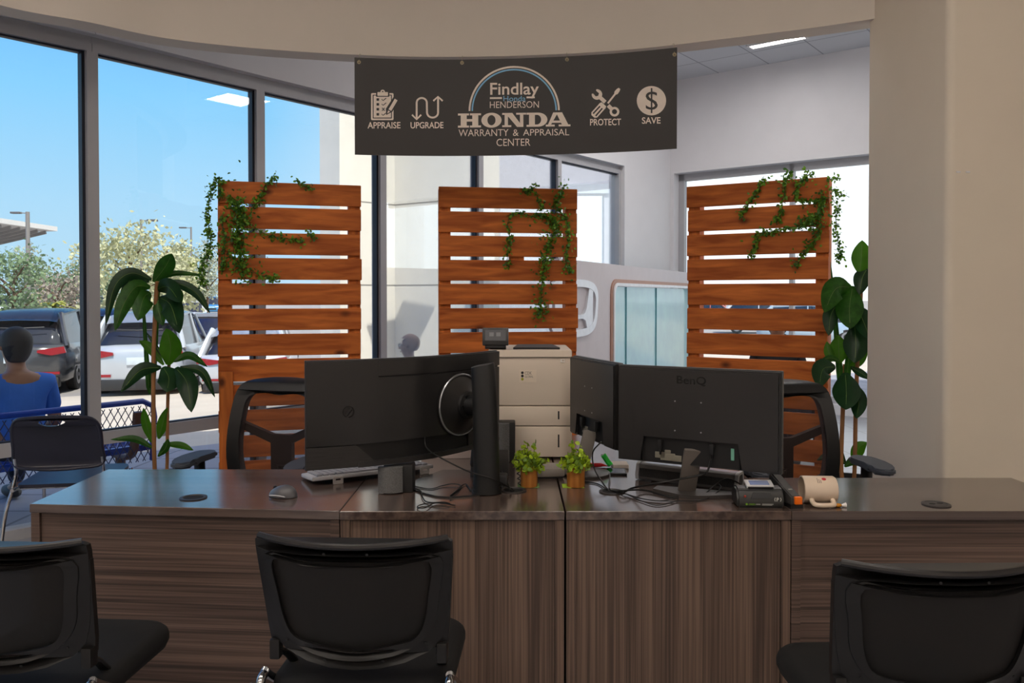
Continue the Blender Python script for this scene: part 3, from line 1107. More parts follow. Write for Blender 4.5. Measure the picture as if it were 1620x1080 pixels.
slab(863.5, 902.5, [[[(.08, .1), (.3, 1), (.66, 1), (.92, .1), (.66, .1), (.45, .86), (.2, .1)]], R_(.24, .26, .72, .42), R_(0, 0, .36, .14), R_(.52, 0, 1, .14)])
obj('slab_lettering', b, pw, o, world=True, smooth=0)
# arch
b = new()
arc = lambda r0, r1, a0, a1: circ(813.5, 175.5, r1, r1 - 1, 40, a0, a1, False) + circ(813.5, 175.5, r0, r0 - 1, 40, a1, a0, False)
prism(b, [arc(69.2, 72.2, -180, -1)], bp, 0, 0)
obj('arch', b, pw, o, world=True, smooth=0)
b = new()
prism(b, [arc(65.2, 67.6, -180, -1)], bp, 0, 0)
obj('blue_arch', b, pb_, o, world=True, smooth=0)['label'] = 'light blue inner arch line'
# clipboard icon
b = new()
prism(b, [rrect(587, 147.2, 622.6, 190, 2), rrect(589.6, 149.8, 620, 187.4, 1)], bp, 0, 0)
prism(b, [rrect(591, 151, 618.6, 186, .8)] + [rrect(595.6, y - 2, 599.8, y + 2, .3, 1) for y in (157.4, 165, 172.8, 180.8)], bp, 0, 0)
clip = obj('clipboard_icon', b, pw, o, world=True, smooth=0)
b = new()
prism(b, [[(595, 143.2), (616, 143.2), (616, 153), (595, 153)]], bp, .0025, .0025)
for y in (156.9, 164.4, 180.3):
    ribbon(b, [(603.8, y), (606, y + 2.2), (611, y - 1.8)], 1.3, bp, .0025)
ribbon(b, [(604.5, 170.5), (608.6, 175.2)], 1.3, bp, .0025)
ribbon(b, [(608.6, 170.5), (604.5, 175.2)], 1.3, bp, .0025)
prism(b, [[(622.5, 153.5), (630.5, 158.5), (621, 176.5), (611, 182), (610.5, 172)]], bp, .0025, .0025)
obj('dark_strokes', b, ban, clip, world=True, smooth=0)
b = new()
prism(b, [rrect(597, 145.6, 613.8, 151.6, 1)], bp, .004, .004)
prism(b, [circ(605.4, 145.4, 3.6, n=16), circ(605.4, 145.4, 1.6, n=12)], bp, .004, .004)
prism(b, [[(624.5, 156), (629, 158.7), (619, 175.5), (614.6, 173)]], bp, .004, .004)
prism(b, [[(614, 174.4), (617.5, 176.5), (612.6, 179.6)]], bp, .004, .004)
obj('pencil_and_clip', b, pw, clip, world=True, smooth=0)
# winding arrow icon
b = new()
path = [cx(618, 672), cx(618, 515)] + [cx(668 + 50 * math.cos(a), 513 - 46 * math.sin(a)) for a in [PI - k * PI / 12 for k in range(1, 13)]] + [cx(720, 612)] + [cx(775 + 54 * math.cos(a), 612 + 48 * math.sin(a)) for a in [PI - k * PI / 12 for k in range(1, 13)]] + [cx(829, 458)]
ribbon(b, path, 3.0, bp)
ribbon(b, [cx(572, 632), cx(618, 678), cx(662, 632)], 2.8, bp)
ribbon(b, [cx(782, 496), cx(828, 454), cx(874, 496)], 2.8, bp)
obj('arrow_icon', b, pw, o, world=True, smooth=0)
# tools icon
b = new()
def rot2(cx_, cy_, a, pts):
    a = math.radians(a)
    return [cr(cx_ + x * math.cos(a) - y * math.sin(a), cy_ + x * math.sin(a) + y * math.cos(a)) for x, y in pts]
hd = circ(0, 0, 52, n=22, a0=-140, a1=140, close=False)
prism(b, [rot2(775, 432, 45, [(x, y) for x, y in hd] + [(-34, 20), (6, 22), (18, 0), (6, -22), (-34, -20)])], bp, 0, 0)
prism(b, [rot2(775, 432, 43, [(40, -19), (112, -19), (112, 19), (40, 19)])], bp, 0, 0)
prism(b, [rot2(945, 600, 45, [(-84, -19), (-30, -19), (-30, 19), (-84, 19)])], bp, 0, 0)
prism(b, [rot2(948, 602, 0, circ(0, 0, 48, n=26)), rot2(948, 602, 0, circ(0, 0, 25, n=20))], bp, 0, 0)
prism(b, [rot2(990, 382, 128, [(-12, -10), (10, -18), (42, -20), (62, -9), (175, -9), (175, 9), (62, 9), (42, 20), (10, 18), (-12, 10)])], bp, .0025, .0025)
prism(b, [rot2(790, 588, -48, [(-82, -20), (-62, -38), (62, -38), (80, -30), (80, 30), (62, 38), (-62, 38), (-82, 20)]), rot2(790, 588, -48, [(-60, -25), (40, -22), (40, -8), (-60, -10)]), rot2(790, 588, -48, [(-60, 10), (40, 8), (40, 22), (-60, 25)])], bp, .0025, .0025)
obj('tools_icon', b, pw, o, world=True, smooth=0)
b = new()
prism(b, [circ(1030.6, 159.2, 23.2, n=40)], bp, 0, 0)
disc = obj('dollar_icon', b, pw, o, world=True, smooth=0)
b = new()
text(b, 'S', 1021.5, 145, 1040.5, 173.5, bp, .0025, .0)
prism(b, [[(1029.6, 139.2), (1032, 139.2), (1032, 178.8), (1029.6, 178.8)]], bp, .0025, .0025)
obj('dollar_stroke', b, ban, disc, world=True, smooth=0)
for px, py in ((568, 98.5), (731, 99.5), (897, 94.5), (1067, 86.5)):
    p = bp(px, py)
    b = new()
    lathe(b, [(.004, 0), (.011, 0), (.012, .003), (.008, .005), (.004, .003)], 16, Matrix.Translation(p) @ Matrix.Rotation(PI / 2, 4, 'X'), caps=False)
    e = obj('eyelet', b, brass, o, world=True)
    b = new()
    q = Vector((p.x, Yb(px) + .012, ZH + .0))
    tube(b, [p + Vector((0, -.004, 0)), p + Vector((0, .004, .02)), Vector((p.x, p.y + .012, ZH - .01)), Vector((p.x, p.y + .058, ZH + .002))], .0016, 6, 3)
    obj('hook', b, brass, e, world=True)

# ================================================================== DISPLAY PARTITION WITH GLASS
pA, pB = onz(885, 408.7, 1.70), onz(1100, 432.2, 1.70)
pA.z = pB.z = 0
tP = (pB - pA).normalized()
nP = Vector((-tP.y, tP.x, 0))
if nP.dot(Vector((0, -1, 0))) < 0:
    nP = -nP
o = thing('display_partition', 'pale curved-corner partition with round-edged glass opening and car emblem, behind the middle pallet', 'partition', pA)
def ps(px, py):
    q = onplane(px, py, pA, nP)
    return ((q - pA).dot(tP), q.z)
LP = (pB - pA).length
def pf(u, v, w_):
    return pA + tP * u + nP * w_ + Vector((0, 0, v))
pw_m = mat('partition laminate', (206, 200, 204), 0.55, noise=(6, .03))
rim_m = mat('white rim', (232, 236, 242), 0.4)
g0 = ps(968, 447)
g1 = (LP - .12, .25)
b = new()
hole = rrect(g0[0], .25, g1[0], g0[1], .12, 6)
prism(b, [rrect(0, 0, LP, 1.70, .01, 1), hole], pf, -.08, 0)
obj('panel', b, pw_m, o, world=True)
b = new()
prism(b, [rrect(g0[0] - .0, .25, g1[0], g0[1], .12, 6), rrect(g0[0] + .03, .28, g1[0] - .03, g0[1] - .03, .1, 6)], pf, -.02, .025)
obj('rim', b, rim_m, o, world=True)
b = new()
prism(b, [rrect(g0[0] - .05, .2, g1[0] + .05, g0[1] + .035, .15, 6), hole], pf, 0, .012)
obj('bronze_reveal', b, mat('bronze reveal', (170, 128, 108), .5), o, world=True)
gl_m = mat('pale aqua glass', (212, 248, 255), 0.08, noise=(5, .05), trans=0.25, spec=.6)  # pale colour stands in for window light coming through the glass
cuts = [g0[0] + .032, ps(996, 500)[0], ps(1043, 500)[0], g1[0] - .03]
for k in range(3):
    b = new()
    prism(b, [[(cuts[k] + .006, .285), (cuts[k + 1] - .006, .285), (cuts[k + 1] - .006, g0[1] - .035), (cuts[k] + .006, g0[1] - .035)]], pf, -.05, -.042)
    obj('glass_panel', b, gl_m, o, world=True)
for k in (1, 2):
    b = new()
    prism(b, [[(cuts[k] - .006, .285), (cuts[k] + .006, .285), (cuts[k] + .006, g0[1] - .035), (cuts[k] - .006, g0[1] - .035)]], pf, -.055, -.03)
    obj('glass_joint', b, mat('teal glass edge', (70, 140, 152), .3), o, world=True)
# emblem: rounded shield ring round a flared H
er = ps(942, 480)[0]
ec = ps(906, 480)[0]
ew = er - ec
ezt, ezb = ps(925, 442.5)[1], ps(925, 531)[1]
ezm, eh = (ezt + ezb) / 2, (ezt - ezb) / 2
def shield(k, n=40):
    pts = []
    for i in range(n):
        a = 2 * PI * i / n
        c, s = math.cos(a), math.sin(a)
        x = math.copysign(abs(c) ** .55, c)
        y = math.copysign(abs(s) ** .55, s)
        pts.append((ec + ew * k * x * (1 + .06 * y), ezm + eh * (1 - (1 - k) * ew / eh) * y))
    return pts
b = new()
prism(b, [shield(1.0), shield(.89)], pf, 0, .025)
for s in (-1, 1):
    f = lambda x, y: (ec + s * ew * x, ezm + eh * y)
    L = [f(.79, .80), f(.64, .85), f(.5, .0), f(.43, -.17), f(.33, -.235), f(0, -.235), f(0, -.375), f(.34, -.375), f(.45, -.45), f(.55, -.85), f(.76, -.81)]
    prism(b, [L if s > 0 else L[::-1]], pf, 0, .022)
obj('emblem', b, mat('silver white emblem', (222, 228, 236), .35, metal=.2), o, world=True)
b = new()
box(b, (LP / 2, -.06 if False else 0, .02), (.001, .001, .001))
b.free()
# ================================================================== MONITORS
mon_b = mat('monitor shell charcoal', (36, 35, 35), 0.3, noise=(60, .05), spec=.6)
mon_d = mat('monitor recess black', (14, 14, 16), 0.5)
mon_t = mat('monitor textured chin', (44, 42, 41), 0.45, noise=(40, .25, (.1, 1, 6)))
scr_m = mat('dark screen', (8, 9, 12), 0.12)
stand_m = mat('stand black', (26, 27, 28), 0.5)
plate_m = mat('stand plate satin', (52, 52, 54), 0.22, metal=.3)
silver = mat('brushed silver', (170, 172, 176), 0.32, metal=.8)
cable_m = mat('black cable', (16, 16, 17), 0.5)
def desk_pt(px, py, dz=0.0):
    return onz(px, py, ZD + dz)

# --- big curved ultrawide seen from behind
pl = at(482, 571, 2.60)
th0, Rr = math.radians(16), 0.98
def arc_plan(s):
    """point and outward normal along the back, s metres from its left end"""
    a = th0 + s / Rr
    x = pl.x + Rr * (math.sin(a) - math.sin(th0))
    y = pl.y + Rr * (math.cos(th0) - math.cos(a))
    return Vector((x, y, 0)), Vector((math.sin(a), -math.cos(a), 0))
LEN = 0.83
ZB, ZT = 0.838, 1.192
sh = 0.575
o = thing('curved_monitor', 'wide curved black monitor with round hub and thick stand, its back towards the chairs', 'monitor', desk_pt(770, 777))
def mpt(s, z, w_):
    p, n = arc_plan(s)
    return Vector((p.x, p.y, z)) + n * w_
def strip(b, s0, s1, z0, z1, w0, w1, n=24, f0=None, f1=None):
    """curved slab between two heights (which may vary along it)"""
    L = []
    for k in range(n + 1):
        s = s0 + (s1 - s0) * k / n
        a = z0 if f0 is None else f0(s)
        c = z1 if f1 is None else f1(s)
        L.append([b.verts.new(mpt(s, a, w0)), b.verts.new(mpt(s, a, w1)), b.verts.new(mpt(s, c, w1)), b.verts.new(mpt(s, c, w0))])
    for A, B in zip(L, L[1:]):
        for k in range(4):
            b.faces.new((A[k], A[(k + 1) % 4], B[(k + 1) % 4], B[k]))
    b.faces.new(L[0][::-1])
    b.faces.new(L[-1])
    return b
ZC = 0.915
def lowz(s):
    return ZB + max(0, s - .45) * .02
b = strip(new(), 0, LEN, ZB, ZT, -.028, -.012, f0=lowz)
obj('panel_frame', b, mat('monitor edge', (60, 60, 62), .4), o, world=True)
b = strip(new(), 0.012, LEN - .012, ZB + .012, ZT - .012, -.031, -.027)
obj('screen', b, scr_m, o, world=True)
b = strip(new(), 0.004, LEN - .004, ZC, ZT - .062, -.014, .0)
strip(b, 0.004, .24, ZT - .063, ZT - .003, -.014, .0)
strip(b, 0.24, LEN - .004, ZT - .056, ZT - .003, -.014, .001)
obj('back_shell', b, mon_b, o, world=True)
b = strip(new(), 0.24, LEN - .01, ZT - .064, ZT - .054, -.014, -.004)
obj('vent_slot', b, mon_d, o, world=True)
b = new()
L = []
for k in range(2):
    pass
strip(b, 0.004, .16, ZB + .004, ZC - .003, -.014, -.001, 8)
strip(b, .16, .235, ZB + .004, ZC - .003, -.014, -.001, 6, f1=lambda s: ZC - .003 - max(0, (s - .165)) / .07 * (ZC - ZB - .012))
obj('chin_panel', b, mon_t, o, world=True)
b = strip(new(), .62, LEN - .004, ZB + .012, ZC - .003, -.014, -.001, 8)
obj('chin_panel', b, mon_t, o, world=True)
b = strip(new(), .165, .62, ZB + .018, ZC - .002, -.016, -.0095)
obj('port_recess', b, mon_d, o, world=True)
b = strip(new(), .17, LEN - .004, ZB + .001, ZB + .02, -.016, .001, f0=lowz, f1=lambda s: lowz(s) + .018)
obj('lower_lip', b, mon_b, o, world=True)
# round emblem left of the hub
b = new()
em = onplane(551, 651, mpt(.16, 1.0, 0), arc_plan(.16)[1])
def emf(u, v, w_):
    p, n = arc_plan(.155)
    t = Vector((-n.y, n.x, 0))
    return em + t * u + Vector((0, 0, v)) + n * (w_ + .003)
prism(b, [circ(0, 0, .019, n=28, a0=30, a1=250, close=False) + circ(0, 0, .016, n=28, a0=250, a1=30, close=False)], emf, 0, .0012)
prism(b, [circ(0, 0, .019, n=28, a0=270, a1=410, close=False) + circ(0, 0, .016, n=28, a0=410, a1=270, close=False)], emf, 0, .0012)
ribbon(b, [(-.012, -.006), (.004, .013)], .003, emf, .0012)
ribbon(b, [(-.004, -.013), (.012, .006)], .003, emf, .0012)
obj('emblem', b, mat('dark gloss emblem', (14, 14, 15), .2), o, world=True)
# hub
hp, hn = arc_plan(sh)
hz = 1.4 - (640 - HOR) * hp.y / F
hM = Matrix.Translation((hp.x, hp.y, hz)) @ hn.to_track_quat('Z', 'Y').to_matrix().to_4x4()
b = new()
lathe(b, [(.112, 0), (.112, .006), (.106, .009), (.103, .006), (.098, .006), (.06, .03), (.05, .036)], 44, hM, caps=False)
hub = obj('hub', b, mon_b, o, world=True)
b = new()
lathe(b, [(.1115, .0062), (.109, .0092), (.106, .0092), (.104, .0062)], 44, hM, caps=False)
obj('hub_ring', b, silver, hub, world=True)
b = new()
lathe(b, [(.05, .034), (.048, .045), (.035, .05), (.033, .13), (.001, .13)], 28, hM)
for a in range(6):
    T = hM @ Matrix.Rotation(a * PI / 3, 4, 'Z') @ Matrix.Translation((.04, 0, .048))
    lathe(b, [(.005, 0), (.005, .004), (.001, .0045)], 10, T)
obj('hub_socket', b, mon_d, hub, world=True)
sp = desk_pt(770, 779)
sp_t = at(764, 572, sp.y - .01)
b = new()
rows = []
for k, (z, wv, dv, sx_) in enumerate(((ZD + .012, .046, .05, 0), (ZD + .05, .0445, .05, 0), (.9, .0435, .047, -.002), (1.05, .042, .042, -.006), (1.155, .0405, .036, -.012), (1.178, .039, .034, -.014))):
    cxp = Vector((sp.x + sx_, sp.y, z))
    rows.append([b.verts.new(cxp + Vector((math.copysign(abs(math.cos(a)) ** .7, math.cos(a)) * wv, math.sin(a) * dv, -.018 * (1 - math.cos(a)) * .5 if k == 5 else 0))) for a in [2 * PI * i / 24 for i in range(24)]])
for A, B in zip(rows, rows[1:]):
    for k in range(24):
        b.faces.new((A[k], A[(k + 1) % 24], B[(k + 1) % 24], B[k]))
b.faces.new(rows[0][::-1])
b.faces.new(rows[-1])
stn = obj('stand_column', b, stand_m, o, world=True)
b = new()
cyl(b, Vector((sp.x, sp.y, ZD + .003)), Vector((sp.x, sp.y, ZD + .016)), .05, .05, 32)
cyl(b, Vector((sp.x, sp.y, ZD + .028)), Vector((sp.x, sp.y, ZD + .032)), .0475, .0475, 32)
box(b, (sp.x + .05, sp.y + .02, ZD + .04), (.04, .05, .04), .008)
obj('stand_collar', b, stand_m, stn, world=True)
b = new()
ps_ = [desk_pt(*q) for q in ((646, 773), (668, 781), (690, 786.5), (712, 788), (752, 785), (786, 779.5), (791, 773), (788, 758), (742, 745), (700, 745), (660, 760))]
prism(b, [[(p.x, p.y) for p in ps_]], lambda u, v, w_: Vector((u, v, w_)), ZD + .0005, ZD + .0055)
obj('base_plate', b, plate_m, o, world=True)

# --- desktop speakers
def speaker(label, px, py, wd, h, rot):
    p = desk_pt(px, py)
    s = thing('desktop_speaker', label, 'speaker', (p.x, p.y, ZD), rot, 'pair of grey fabric desktop speakers')
    b = new()
    box(b, (wd * .15, .045, h / 2), (wd * 1.0, .075, h), .006)
    obj('cabinet', b, soft_black, s)
    b = new()
    pts = [(-wd * .5 + wd * .82 * k / 10, -.004 - .016 * math.sin(PI * k / 10)) for k in range(11)]
    prism(b, [pts + [(wd * .32, .012), (-wd * .5, .012)]], lambda u, v, w_: Vector((u, v, w_)), .004, h - .003)
    obj('grille', b, mat('grey speaker cloth', (98, 98, 98), 0.85, noise=(300, .3)), s)
    return s
speaker('grey cloth speaker below the curved monitor, near the keyboard', 622, 780, .1, .092, 0)
speaker('grey cloth speaker between the thick monitor stand and the printer', 797, 731, .07, .158, 0)

# --- flat monitors on the right
def flat_monitor(label, tl, tr, dl, dr, zt, zb, branded):
    a, c = at(tl[0], tl[1], dl), at(tr[0], tr[1], dr)
    a.z = c.z = 0
    t = (c - a)
    wd = t.length
    t.normalize()
    n = Vector((t.y, -t.x, 0))
    rot = math.atan2(t.y, t.x)
    o = thing('desktop_monitor', label, 'monitor', (a.x, a.y, ZD), rot)
    h0, h1 = zb - ZD, zt - ZD
    f = lambda u, v, w_: Vector((u, -w_, v))
    b = new()
    prism(b, [rrect(0, h0, wd, h1, .003, 2)], f, -.022, -.006)
    obj('panel_frame', b, mat('flat monitor edge', (70, 70, 70), .4), o)
    b = new()
    prism(b, [rrect(.008, h0 + .016, wd - .008, h1 - .008, .002, 1)], f, -.0235, -.0215)
    obj('screen', b, scr_m, o)
    r0, r1, rz = wd * .165, wd * .765, h0 + .094
    b = new()
    prism(b, [[(.004, h0 + .003), (r0, h0 + .003), (r0, rz), (r1, rz), (r1, h0 + .003), (wd - .004, h0 + .003), (wd - .004, h1 - .004), (.004, h1 - .004)]], f, -.006, .012)
    bmesh.ops.bevel(b, geom=[e for e in b.edges if all(v.co.y < -.011 for v in e.verts) and len(e.link_faces) == 2], offset=.006, segments=2, affect='EDGES')
    obj('back_shell', b, mon_b, o)
    b = new()
    prism(b, [rrect(r0, h0 + .003, r1, rz, .002, 1)], f, -.006, -.004)
    rec = obj('port_recess', b, mon_d, o)
    b = new()
    for k, (u, v, su, sv) in enumerate(((.12, .3, .035, .02), (.2, .25, .05, .024), (.3, .22, .03, .02), (.2, .45, .02, .01))):
        box(b, (r0 + (r1 - r0) * u + .02, .003, h0 + .09 * v), (su, .004, sv), .001, seg=1)
    obj('port', b, mat('port metal', (150, 146, 132), .4, metal=.6), rec)
    b = new()
    box(b, (r0 + (r1 - r0) * .92, .003, h0 + .05), (.011, .004, .038), .001, seg=1)
    obj('port_sticker', b, mat('mint sticker', (110, 170, 150), .6), rec)
    for k, u in enumerate((.19, .72)):
        b = new()
        box(b, (r0 + (r1 - r0) * u, -.004, h0 + .062), (.014, .018, .034), .003)
        cyl(b, (r0 + (r1 - r0) * u, -.004, h0 + .046), (r0 + (r1 - r0) * u, -.004, h0 + .03), .005, .003, 10)
        obj('cable_plug', b, black_p, rec)
    b = new()
    for u in (.375, .535):
        for v in (.355, .655):
            T = Matrix.Translation((wd * u, -.0119, h0 + (h1 - h0) * v)) @ Matrix.Rotation(PI / 2, 4, 'X')
            lathe(b, [(.0026, 0), (.0026, .0012), (.0005, .0014)], 10, T)
    obj('mount_screws', b, silver, o)
    if branded:
        b = new()
        text(b, 'BenQ', wd * .385, -(h1 - .027), wd * .565, -(h1 - .058), lambda u, v, w_: Vector((u, -.0124, -v)), 0, .015)
        obj('lettering', b, mat('gloss black lettering', (15, 15, 15), .25), o, smooth=0)
    return o, a, t, n, wd
mA, aA, tA, nA, wA = flat_monitor('flat square-cornered black monitor facing away, right of the small potted plants, brand lettering on back', (978, 577), (1238, 587), 2.78, 2.525, 1.166, .843, True)
mB, aB, tB, nB, wB = flat_monitor('black monitor turned edge-on beside the printer, half behind the flat one', (905, 562.5), (977, 576), 3.21, 2.83, 1.166, .86, False)
for (mo, a, t, n, wd, u) in ((mA, aA, tA, nA, wA, .44), (mB, aB, tB, nB, wB, .5)):
    c = a + t * wd * u
    b = new()
    p0 = c + n * .005 + Vector((0, 0, .93))
    if mo is mA:
        q0, q1 = at(1097, 711, c.y - .012), desk_pt(1086, 781)
        bar(b, q1 + Vector((0, 0, .009)), q0, .058, .016, up=(0, 1, 0), bev=.004)
    else:
        bar(b, c + n * .05 + Vector((0, 0, ZD + .013)), c + n * .012 + Vector((0, 0, .9)), .05, .014, up=(0, 1, 0), bev=.003)
    obj('stand_neck', b, mat('stand grey plastic', (104, 98, 92), .5), mo, world=True)
    b = new()
    if mo is mA:
        ps_ = [desk_pt(*q) for q in ((1033, 778), (1075, 788), (1104, 790), (1170, 788), (1172, 783), (1120, 779.5), (1040, 773))]
        prism(b, [[(p.x, p.y) for p in ps_]], lambda u_, v, w_: Vector((u_, v, w_)), ZD + .0005, ZD + .012)
    else:
        lathe(b, [(.09, .0005), (.09, .008), (.085, .011), (.01, .012)], 32, Matrix.Translation((c.x + n.x * .03, c.y + n.y * .03, ZD)))
    obj('stand_base', b, mat('stand base plastic', (58, 54, 52), .45), mo, world=True)

# --- soundbar under the flat monitor
p0, p1 = desk_pt(1006, 758), desk_pt(1168, 779)
t = (p1 - p0)
Ls = t.length
o = thing('soundbar', 'black soundbar with silver end rims on the desk beneath the flat monitor', 'soundbar', p0, math.atan2(t.y, t.x))
prof = [(-.0, .004), (-.004, .02), (0.006, .055), (.016, .06), (.058, .06), (.062, .03), (.058, .004)]
fx = lambda x0: (lambda u, v, w_: Vector((x0 + w_, u, v)))
b = new()
prism(b, [prof], fx(.012), 0, Ls - .024)
obj('body', b, mat('soundbar black', (96, 94, 94), .4), o)
b = new()
box(b, (Ls * .5, -.002, .029), (Ls - .03, .004, .03), .001, seg=1)
obj('grille', b, mat('soundbar grille', (50, 50, 51), .8, noise=(400, .4)), o)
b = new()
box(b, (Ls * .52, .036, .0603), (Ls * .9, .034, .0012))
obj('top_strip', b, mat('pale satin strip', (196, 204, 224), .25, metal=.4), o)
for x in (0, Ls - .012):
    b = new()
    big = [(u * 1.08 - .003, v * 1.06 - .001) for u, v in prof]
    sm = [(u * .8 + .006, v * .8 + .006) for u, v in prof]
    prism(b, [big, sm], fx(x), 0, .012)
    rim = obj('end_rim', b, mat('silver grey rim', (190, 192, 196), .35), o)
    b = new()
    prism(b, [sm], fx(x + .002), 0, .008)
    obj('end_cap', b, mon_d, rim)
for u in (.22, .86):
    b = new()
    box(b, (Ls * u, .03, .0045), (.05, .06, .008), .002, seg=1)
    obj('foot', b, soft_black, o)

# ================================================================== PRINTER
pr_w = mat('printer shell warm white', (214, 200, 184), .5, noise=(5, .015))
YP = 3.30
pa, pc = at(772, 700, YP), at(905, 700, YP)
pwid = pc.x - pa.x
o = thing('laser_printer', 'tall white laser printer with paper trays in front of the middle pallet', 'printer', (pa.x, YP, ZD))
def zpx(py, Y=YP):
    return EYE - (py - HOR) * Y / F - ZD
ht = zpx(553)
z1, z2 = zpx(642.5), zpx(674.5)
dp = .36
for nm, za, zc in (('paper_tray', 0.006, z2 - .0015), ('paper_tray', z2 + .0015, z1 - .0015)):
    b = new()
    box(b, (pwid / 2, dp / 2, (za + zc) / 2), (pwid, dp, zc - za), .005)
    tr = obj(nm, b, pr_w, o)
    b = new()
    box(b, (pwid * .84, -.001, (za + zc) / 2 + .004), (.006, .003, (zc - za) * .42), .001, seg=1)
    obj('pull_slot', b, mon_d, tr)
b = new()
box(b, (pwid / 2, dp / 2 + .002, (z1 + ht) / 2), (pwid, dp, ht - z1 - .002), .009)
bod = obj('body', b, pr_w, o)
b = new()
zs = zpx(563)
box(b, (pwid / 2, .0, zs - .005), (pwid - .01, .006, .0025))
obj('cover_seam', b, mat('seam shadow grey', (110, 102, 94), .7), bod)
b = new()
prism(b, [[(pwid * .3, .03), (pwid * .86, .03), (pwid * .8, .26), (pwid * .36, .26)]], lambda u, v, w_: Vector((u, v, w_)), ht - .002, ht + .007)
obj('output_slot', b, mon_d, o)
b = new()
za, zc = zpx(548.5), zpx(520.5)
xa, xc = at(763, 540, YP).x - pa.x, at(804.5, 540, YP).x - pa.x
sc_ = Matrix.Translation(((xa + xc) / 2, .02, (za + zc) / 2 + .004)) @ Matrix.Rotation(math.radians(-12), 4, 'X')
box(b, (0, 0, 0), (xc - xa, .02, zc - za), .004, sc_)
box(b, (0, .02, -(zc - za) / 2), (xc - xa - .02, .04, .02), .003, sc_)
tch = obj('touchscreen', b, mat('touch panel black', (34, 34, 36), .35), o)
b = new()
box(b, (0, -.0105, .004), (xc - xa - .022, .002, zc - za - .028), 0, sc_)
obj('screen_glass', b, mat('touch panel screen', (96, 98, 102), .2), tch)
b = new()
for x in (-.016, .012):
    box(b, (x, -.0119, .008), (.018, .001, .016), 0, sc_)
obj('screen_icons', b, mat('dim screen icons', (124, 126, 130), .3), tch)
b = new()
zl, xl = zpx(595), at(835, 595, YP).x - pa.x
box(b, (xl, -.0005, zl), (.07, .001, .05))
lab = obj('service_label', b, mat('service label paper', (222, 208, 190), .6), o)
for k, (c_, dz) in enumerate((((30, 26, 26), .014), ((30, 26, 26), .001), ((160, 160, 30), -.012))):
    b = new()
    prism(b, [circ(xl - .022, zl + dz, .0055, n=16)], lambda u, v, w_: Vector((u, -.0015 - w_, v)), 0, .0004)
    obj('label_dot', b, mat('dot %d %d' % (c_[0], c_[1]), c_, .6), lab)
b = new()
tf = lambda u, v, w_: Vector((u, -.0017, -v))
text(b, 'CDK', xl - .012, -(zl + .019), xl + .016, -(zl + .006), tf, 0, 0)
text(b, 'GLOBAL', xl - .012, -(zl + .003), xl + .022, -(zl - .006), tf, 0, 0)
obj('label_lettering', b, mat('label grey print', (110, 102, 96), .6), lab, smooth=0)
b = new()
zl2, xl2 = zpx(570.5), at(890, 570, YP).x - pa.x
prism(b, [rrect(xl2 - .009, zl2 - .007, xl2 + .009, zl2 + .007, .002, 3), circ(xl2 + .002, zl2, .0045, n=16)], lambda u, v, w_: Vector((u, -w_, v)), 0.0, .0014)
obj('badge', b, mat('badge silver', (228, 224, 218), .35, metal=.3), o)
# flat white carton behind the curved monitor
qa, qc = at(668, 720, 3.34), at(762, 720, 3.34)
o = thing('storage_box', 'low white carton on the desk behind the curved monitor, left of the printer', 'box', (qa.x, 3.30, ZD))
b = new()
box(b, ((qc.x - qa.x) / 2, .11, .045), (qc.x - qa.x, .22, .09), .003)
obj('body', b, mat('pinkish white carton', (216, 200, 194), .6), o)
b = new()
box(b, ((qc.x - qa.x) / 2, .11, .094), (qc.x - qa.x + .006, .226, .02), .003)
obj('lid', b, mat('pinkish white lid', (222, 206, 200), .6), o)

# ================================================================== SMALL THINGS ON THE DESK
# keyboard
k0, k1 = desk_pt(494, 770), desk_pt(686, 748)
t = k1 - k0
o = thing('keyboard', 'pale grey desktop keyboard on flip-out feet under the curved monitor', 'keyboard', (k0.x, k0.y, ZD + .001), math.atan2(t.y, t.x))
LK = t.length
tilt = Matrix.Translation((0, 0, .016)) @ Matrix.Rotation(math.radians(-5), 4, 'X')
b = new()
box(b, (LK / 2, .075, .008), (LK, .15, .014), .005, tilt)
obj('case', b, mat('keyboard pale grey', (186, 186, 190), .5), o)
b = new()
for r_ in range(6):
    nk = 18
    for k in range(nk):
        if r_ == 0 and 4 <= k <= 9:
            continue
        box(b, (.018 + (LK - .036) * (k + .5) / nk, .018 + r_ * .0225, .0185), ((LK - .036) / nk - .003, .018, .007), .0015, tilt, seg=1)
box(b, (.018 + (LK - .036) * 7 / 18, .018, .0185), ((LK - .036) / 18 * 6 - .003, .018, .007), .0015, tilt, seg=1)
ky = obj('keys', b, mat('keyboard key grey', (150, 150, 156), .5), o)
ky['kind'] = 'stuff'
for u in (.2, .92):
    b = new()
    prism(b, [rrect(LK * u - .018, 0, LK * u + .018, .026, .003, 2), rrect(LK * u - .009, .012, LK * u + .009, .019, .001, 1)], lambda a, c, w_: Vector((a, -.004 + w_, c)), 0, .005)
    obj('foot', b, mat('keyboard foot', (196, 192, 190), .5), o)
